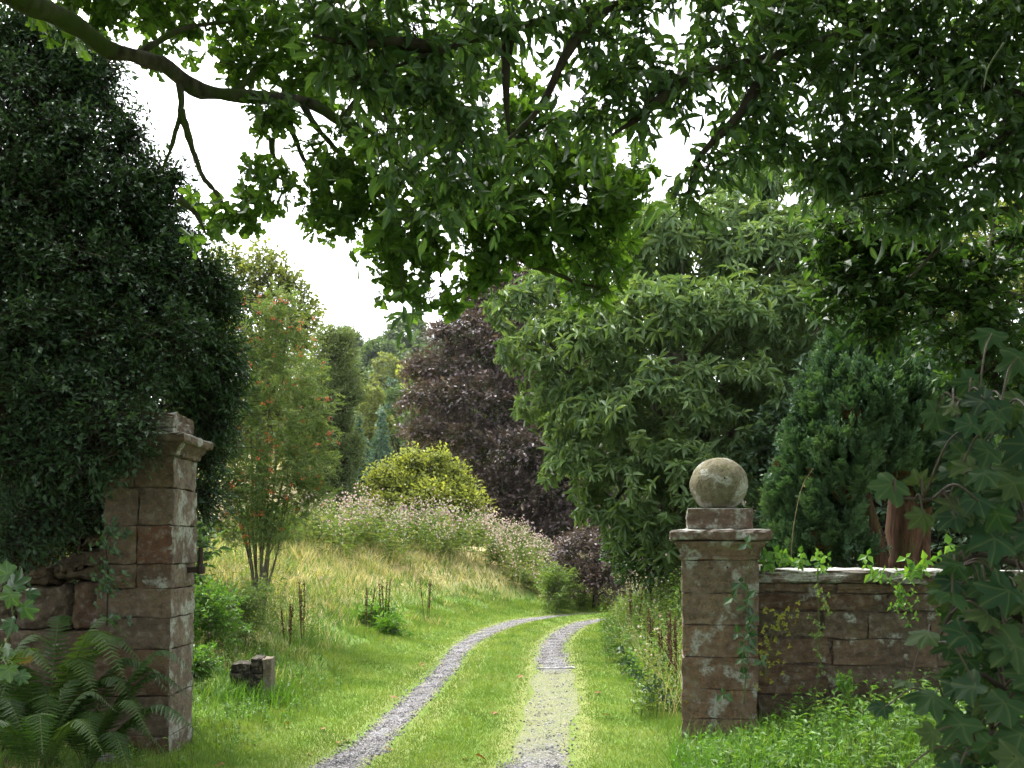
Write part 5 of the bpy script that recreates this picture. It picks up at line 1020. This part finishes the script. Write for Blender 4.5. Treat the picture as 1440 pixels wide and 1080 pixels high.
# fallen leaves
def fallen():
    rng = RG(830); pts = [(590, 938), (541, 1057), (609, 1040), (660, 1070), (683, 1074), (742, 1019), (824, 944), (836, 978), (733, 930), (728, 957), (475, 1050), (488, 1046), (352, 1004), (405, 1022), (437, 1064), (640, 968), (700, 1005), (455, 1030), (860, 1010), (316, 1078), (560, 985), (770, 905)]
    proto = None
    for i, (px, py) in enumerate(pts):
        y = 2240 / (py - 770); x = (px - 720) / F * y
        for _ in range(3): y = (HC - gz(x, y)) * F / (py - 770); x = (px - 720) / F * y
        if proto is None:
            V, T, r, e = place(OAK, np.zeros((1, 3)), np.array([[0, 1., .1]]), np.array([[.1, -.2, 1.]]), .075, .75, np.array([.6])); o = mesh_obj('fallen_leaf', [(V, T, r, e, M['deadleaf'])]); proto = o
        else: o = proto.copy(); COL.objects.link(o)
        o.location = (x, y, gz(x, y) + .028); o.rotation_euler = (rng.normal() * .3, rng.normal() * .3, rng.uniform(0, 6.28)); s = rng.uniform(.75, 1.25); o.scale = (s, s, s)
        tag(o, 'small curled orange brown leaf fallen on the grass or gravel', 'leaf', 'fallen leaves')
fallen()
# loose gravel
def pebbles():
    ch = []
    for off, wf, seed in ((-.72, WL, 841), (.72, WR, 842)):
        rng = RG(seed); n = 24000; p, nn = track_points(off, 4.5, 24.5, 800); i = (rng.random(n) ** 1.7 * 799).astype(int); u = np.clip(rng.normal(size=n) * .48, -1.25, 1.25); q = p[i] + nn[i] * (u * wf(p[i][:, 1]) * .5)[:, None] + rng.normal(size=(n, 2)) * .02
        keep = (rng.random(n) > MR(q[:, 0], q[:, 1]) * 1.1) if off > 0 else np.ones(n, bool); q = q[keep]; s = (.010 + .016 * rng.random(len(q)) ** 2); d = nrm(rng.normal(size=(len(q), 3))); z = ground(q[:, 0], q[:, 1]) + .006 + s * .15
        ch.append((*place(OCTA, np.concatenate([q, z[:, None]], 1), d, np.roll(d, 1, 1), s, rng.uniform(.7, 1.3, len(q)), rng.random(len(q))), M['pebble']))
    tag(mesh_obj('loose_gravel', ch), 'loose grey stones scattered over both wheel tracks', 'gravel', kind='stuff')
pebbles()
# ------------------------------------------------------------------ camera, sky, light
cam = bpy.data.cameras.new('camera'); co = link(bpy.data.objects.new('camera', cam)); co.location = (0, 0, HC); co.rotation_euler = (math.radians(90), 0, 0)
cam.sensor_width = 36; cam.lens = F / 1440 * 36; cam.shift_y = (HOR - 540) / 1440; cam.clip_end = 2000; cam.clip_start = .05
cam.dof.use_dof = True; cam.dof.focus_distance = 9.5; cam.dof.aperture_fstop = 6.3
scene.camera = co
SUN_EL, SUN_AZ = math.radians(60), math.radians(-38)     # high, from the clearing left, above the clearing
w = bpy.data.worlds.new('World'); scene.world = w; w.use_nodes = True; nt = w.node_tree; N, L = nt.nodes, nt.links; N.clear()
sky = N.new('ShaderNodeTexSky'); sky.sky_type = 'NISHITA'; sky.sun_disc = False; sky.sun_elevation = SUN_EL; sky.sun_rotation = SUN_AZ; sky.air_density = 1.0; sky.dust_density = 4.0; sky.ozone_density = 1.0
hs = N.new('ShaderNodeHueSaturation'); hs.inputs['Saturation'].default_value = .22; L.new(sky.outputs[0], hs.inputs['Color'])
bg = N.new('ShaderNodeBackground'); bg.inputs['Strength'].default_value = .15; L.new(hs.outputs[0], bg.inputs['Color'])
ou = N.new('ShaderNodeOutputWorld'); L.new(bg.outputs[0], ou.inputs['Surface'])
sl = bpy.data.lights.new('sun', 'SUN'); sl.energy = .85; sl.angle = math.radians(32); sl.color = (1, .975, .93)
so = link(bpy.data.objects.new('sun', sl)); d = Vector((math.sin(SUN_AZ) * math.cos(SUN_EL), math.cos(SUN_AZ) * math.cos(SUN_EL), math.sin(SUN_EL))); so.rotation_euler = d.to_track_quat('Z', 'Y').to_euler()
vs = scene.view_settings; scene.display_settings.display_device = 'sRGB'; vs.view_transform = 'Standard'; vs.look = 'None'; vs.gamma = 1; vs.use_curve_mapping = False; vs.exposure = 2.45
cy = scene.cycles; cy.max_bounces = 8; cy.diffuse_bounces = 5; cy.glossy_bounces = 2; cy.transmission_bounces = 5; cy.transparent_max_bounces = 4; cy.use_denoising = True
cy.sample_clamp_indirect = 6
# ------------------------------------------------------------------ damp summer air
def haze():
    m = bpy.data.materials.new('damp_air'); m.use_nodes = True; nt = m.node_tree; nt.nodes.clear()
    v = nt.nodes.new('ShaderNodeVolumePrincipled'); v.inputs['Color'].default_value = (.92, .95, 1, 1); v.inputs['Density'].default_value = HAZE; v.inputs['Anisotropy'].default_value = .3
    o = nt.nodes.new('ShaderNodeOutputMaterial'); nt.links.new(v.outputs[0], o.inputs['Volume'])
    try: m.cycles.homogeneous_volume = True
    except Exception: pass
    bm = bmesh.new(); bmesh.ops.create_cube(bm, size=1); zt = float(Z.max()) + 16; zb = float(Z.min()) - 1.5
    for q in bm.verts: q.co = Vector((q.co.x * 910, 230 + q.co.y * 590, (zt + zb) / 2 + q.co.z * (zt - zb)))
    me = bpy.data.meshes.new('haze'); bm.to_mesh(me); bm.free(); me.materials.append(m); tag(link(bpy.data.objects.new('haze', me)), 'thin damp haze filling the air between the trees', 'haze', kind='stuff')
HAZE = .00012
haze()
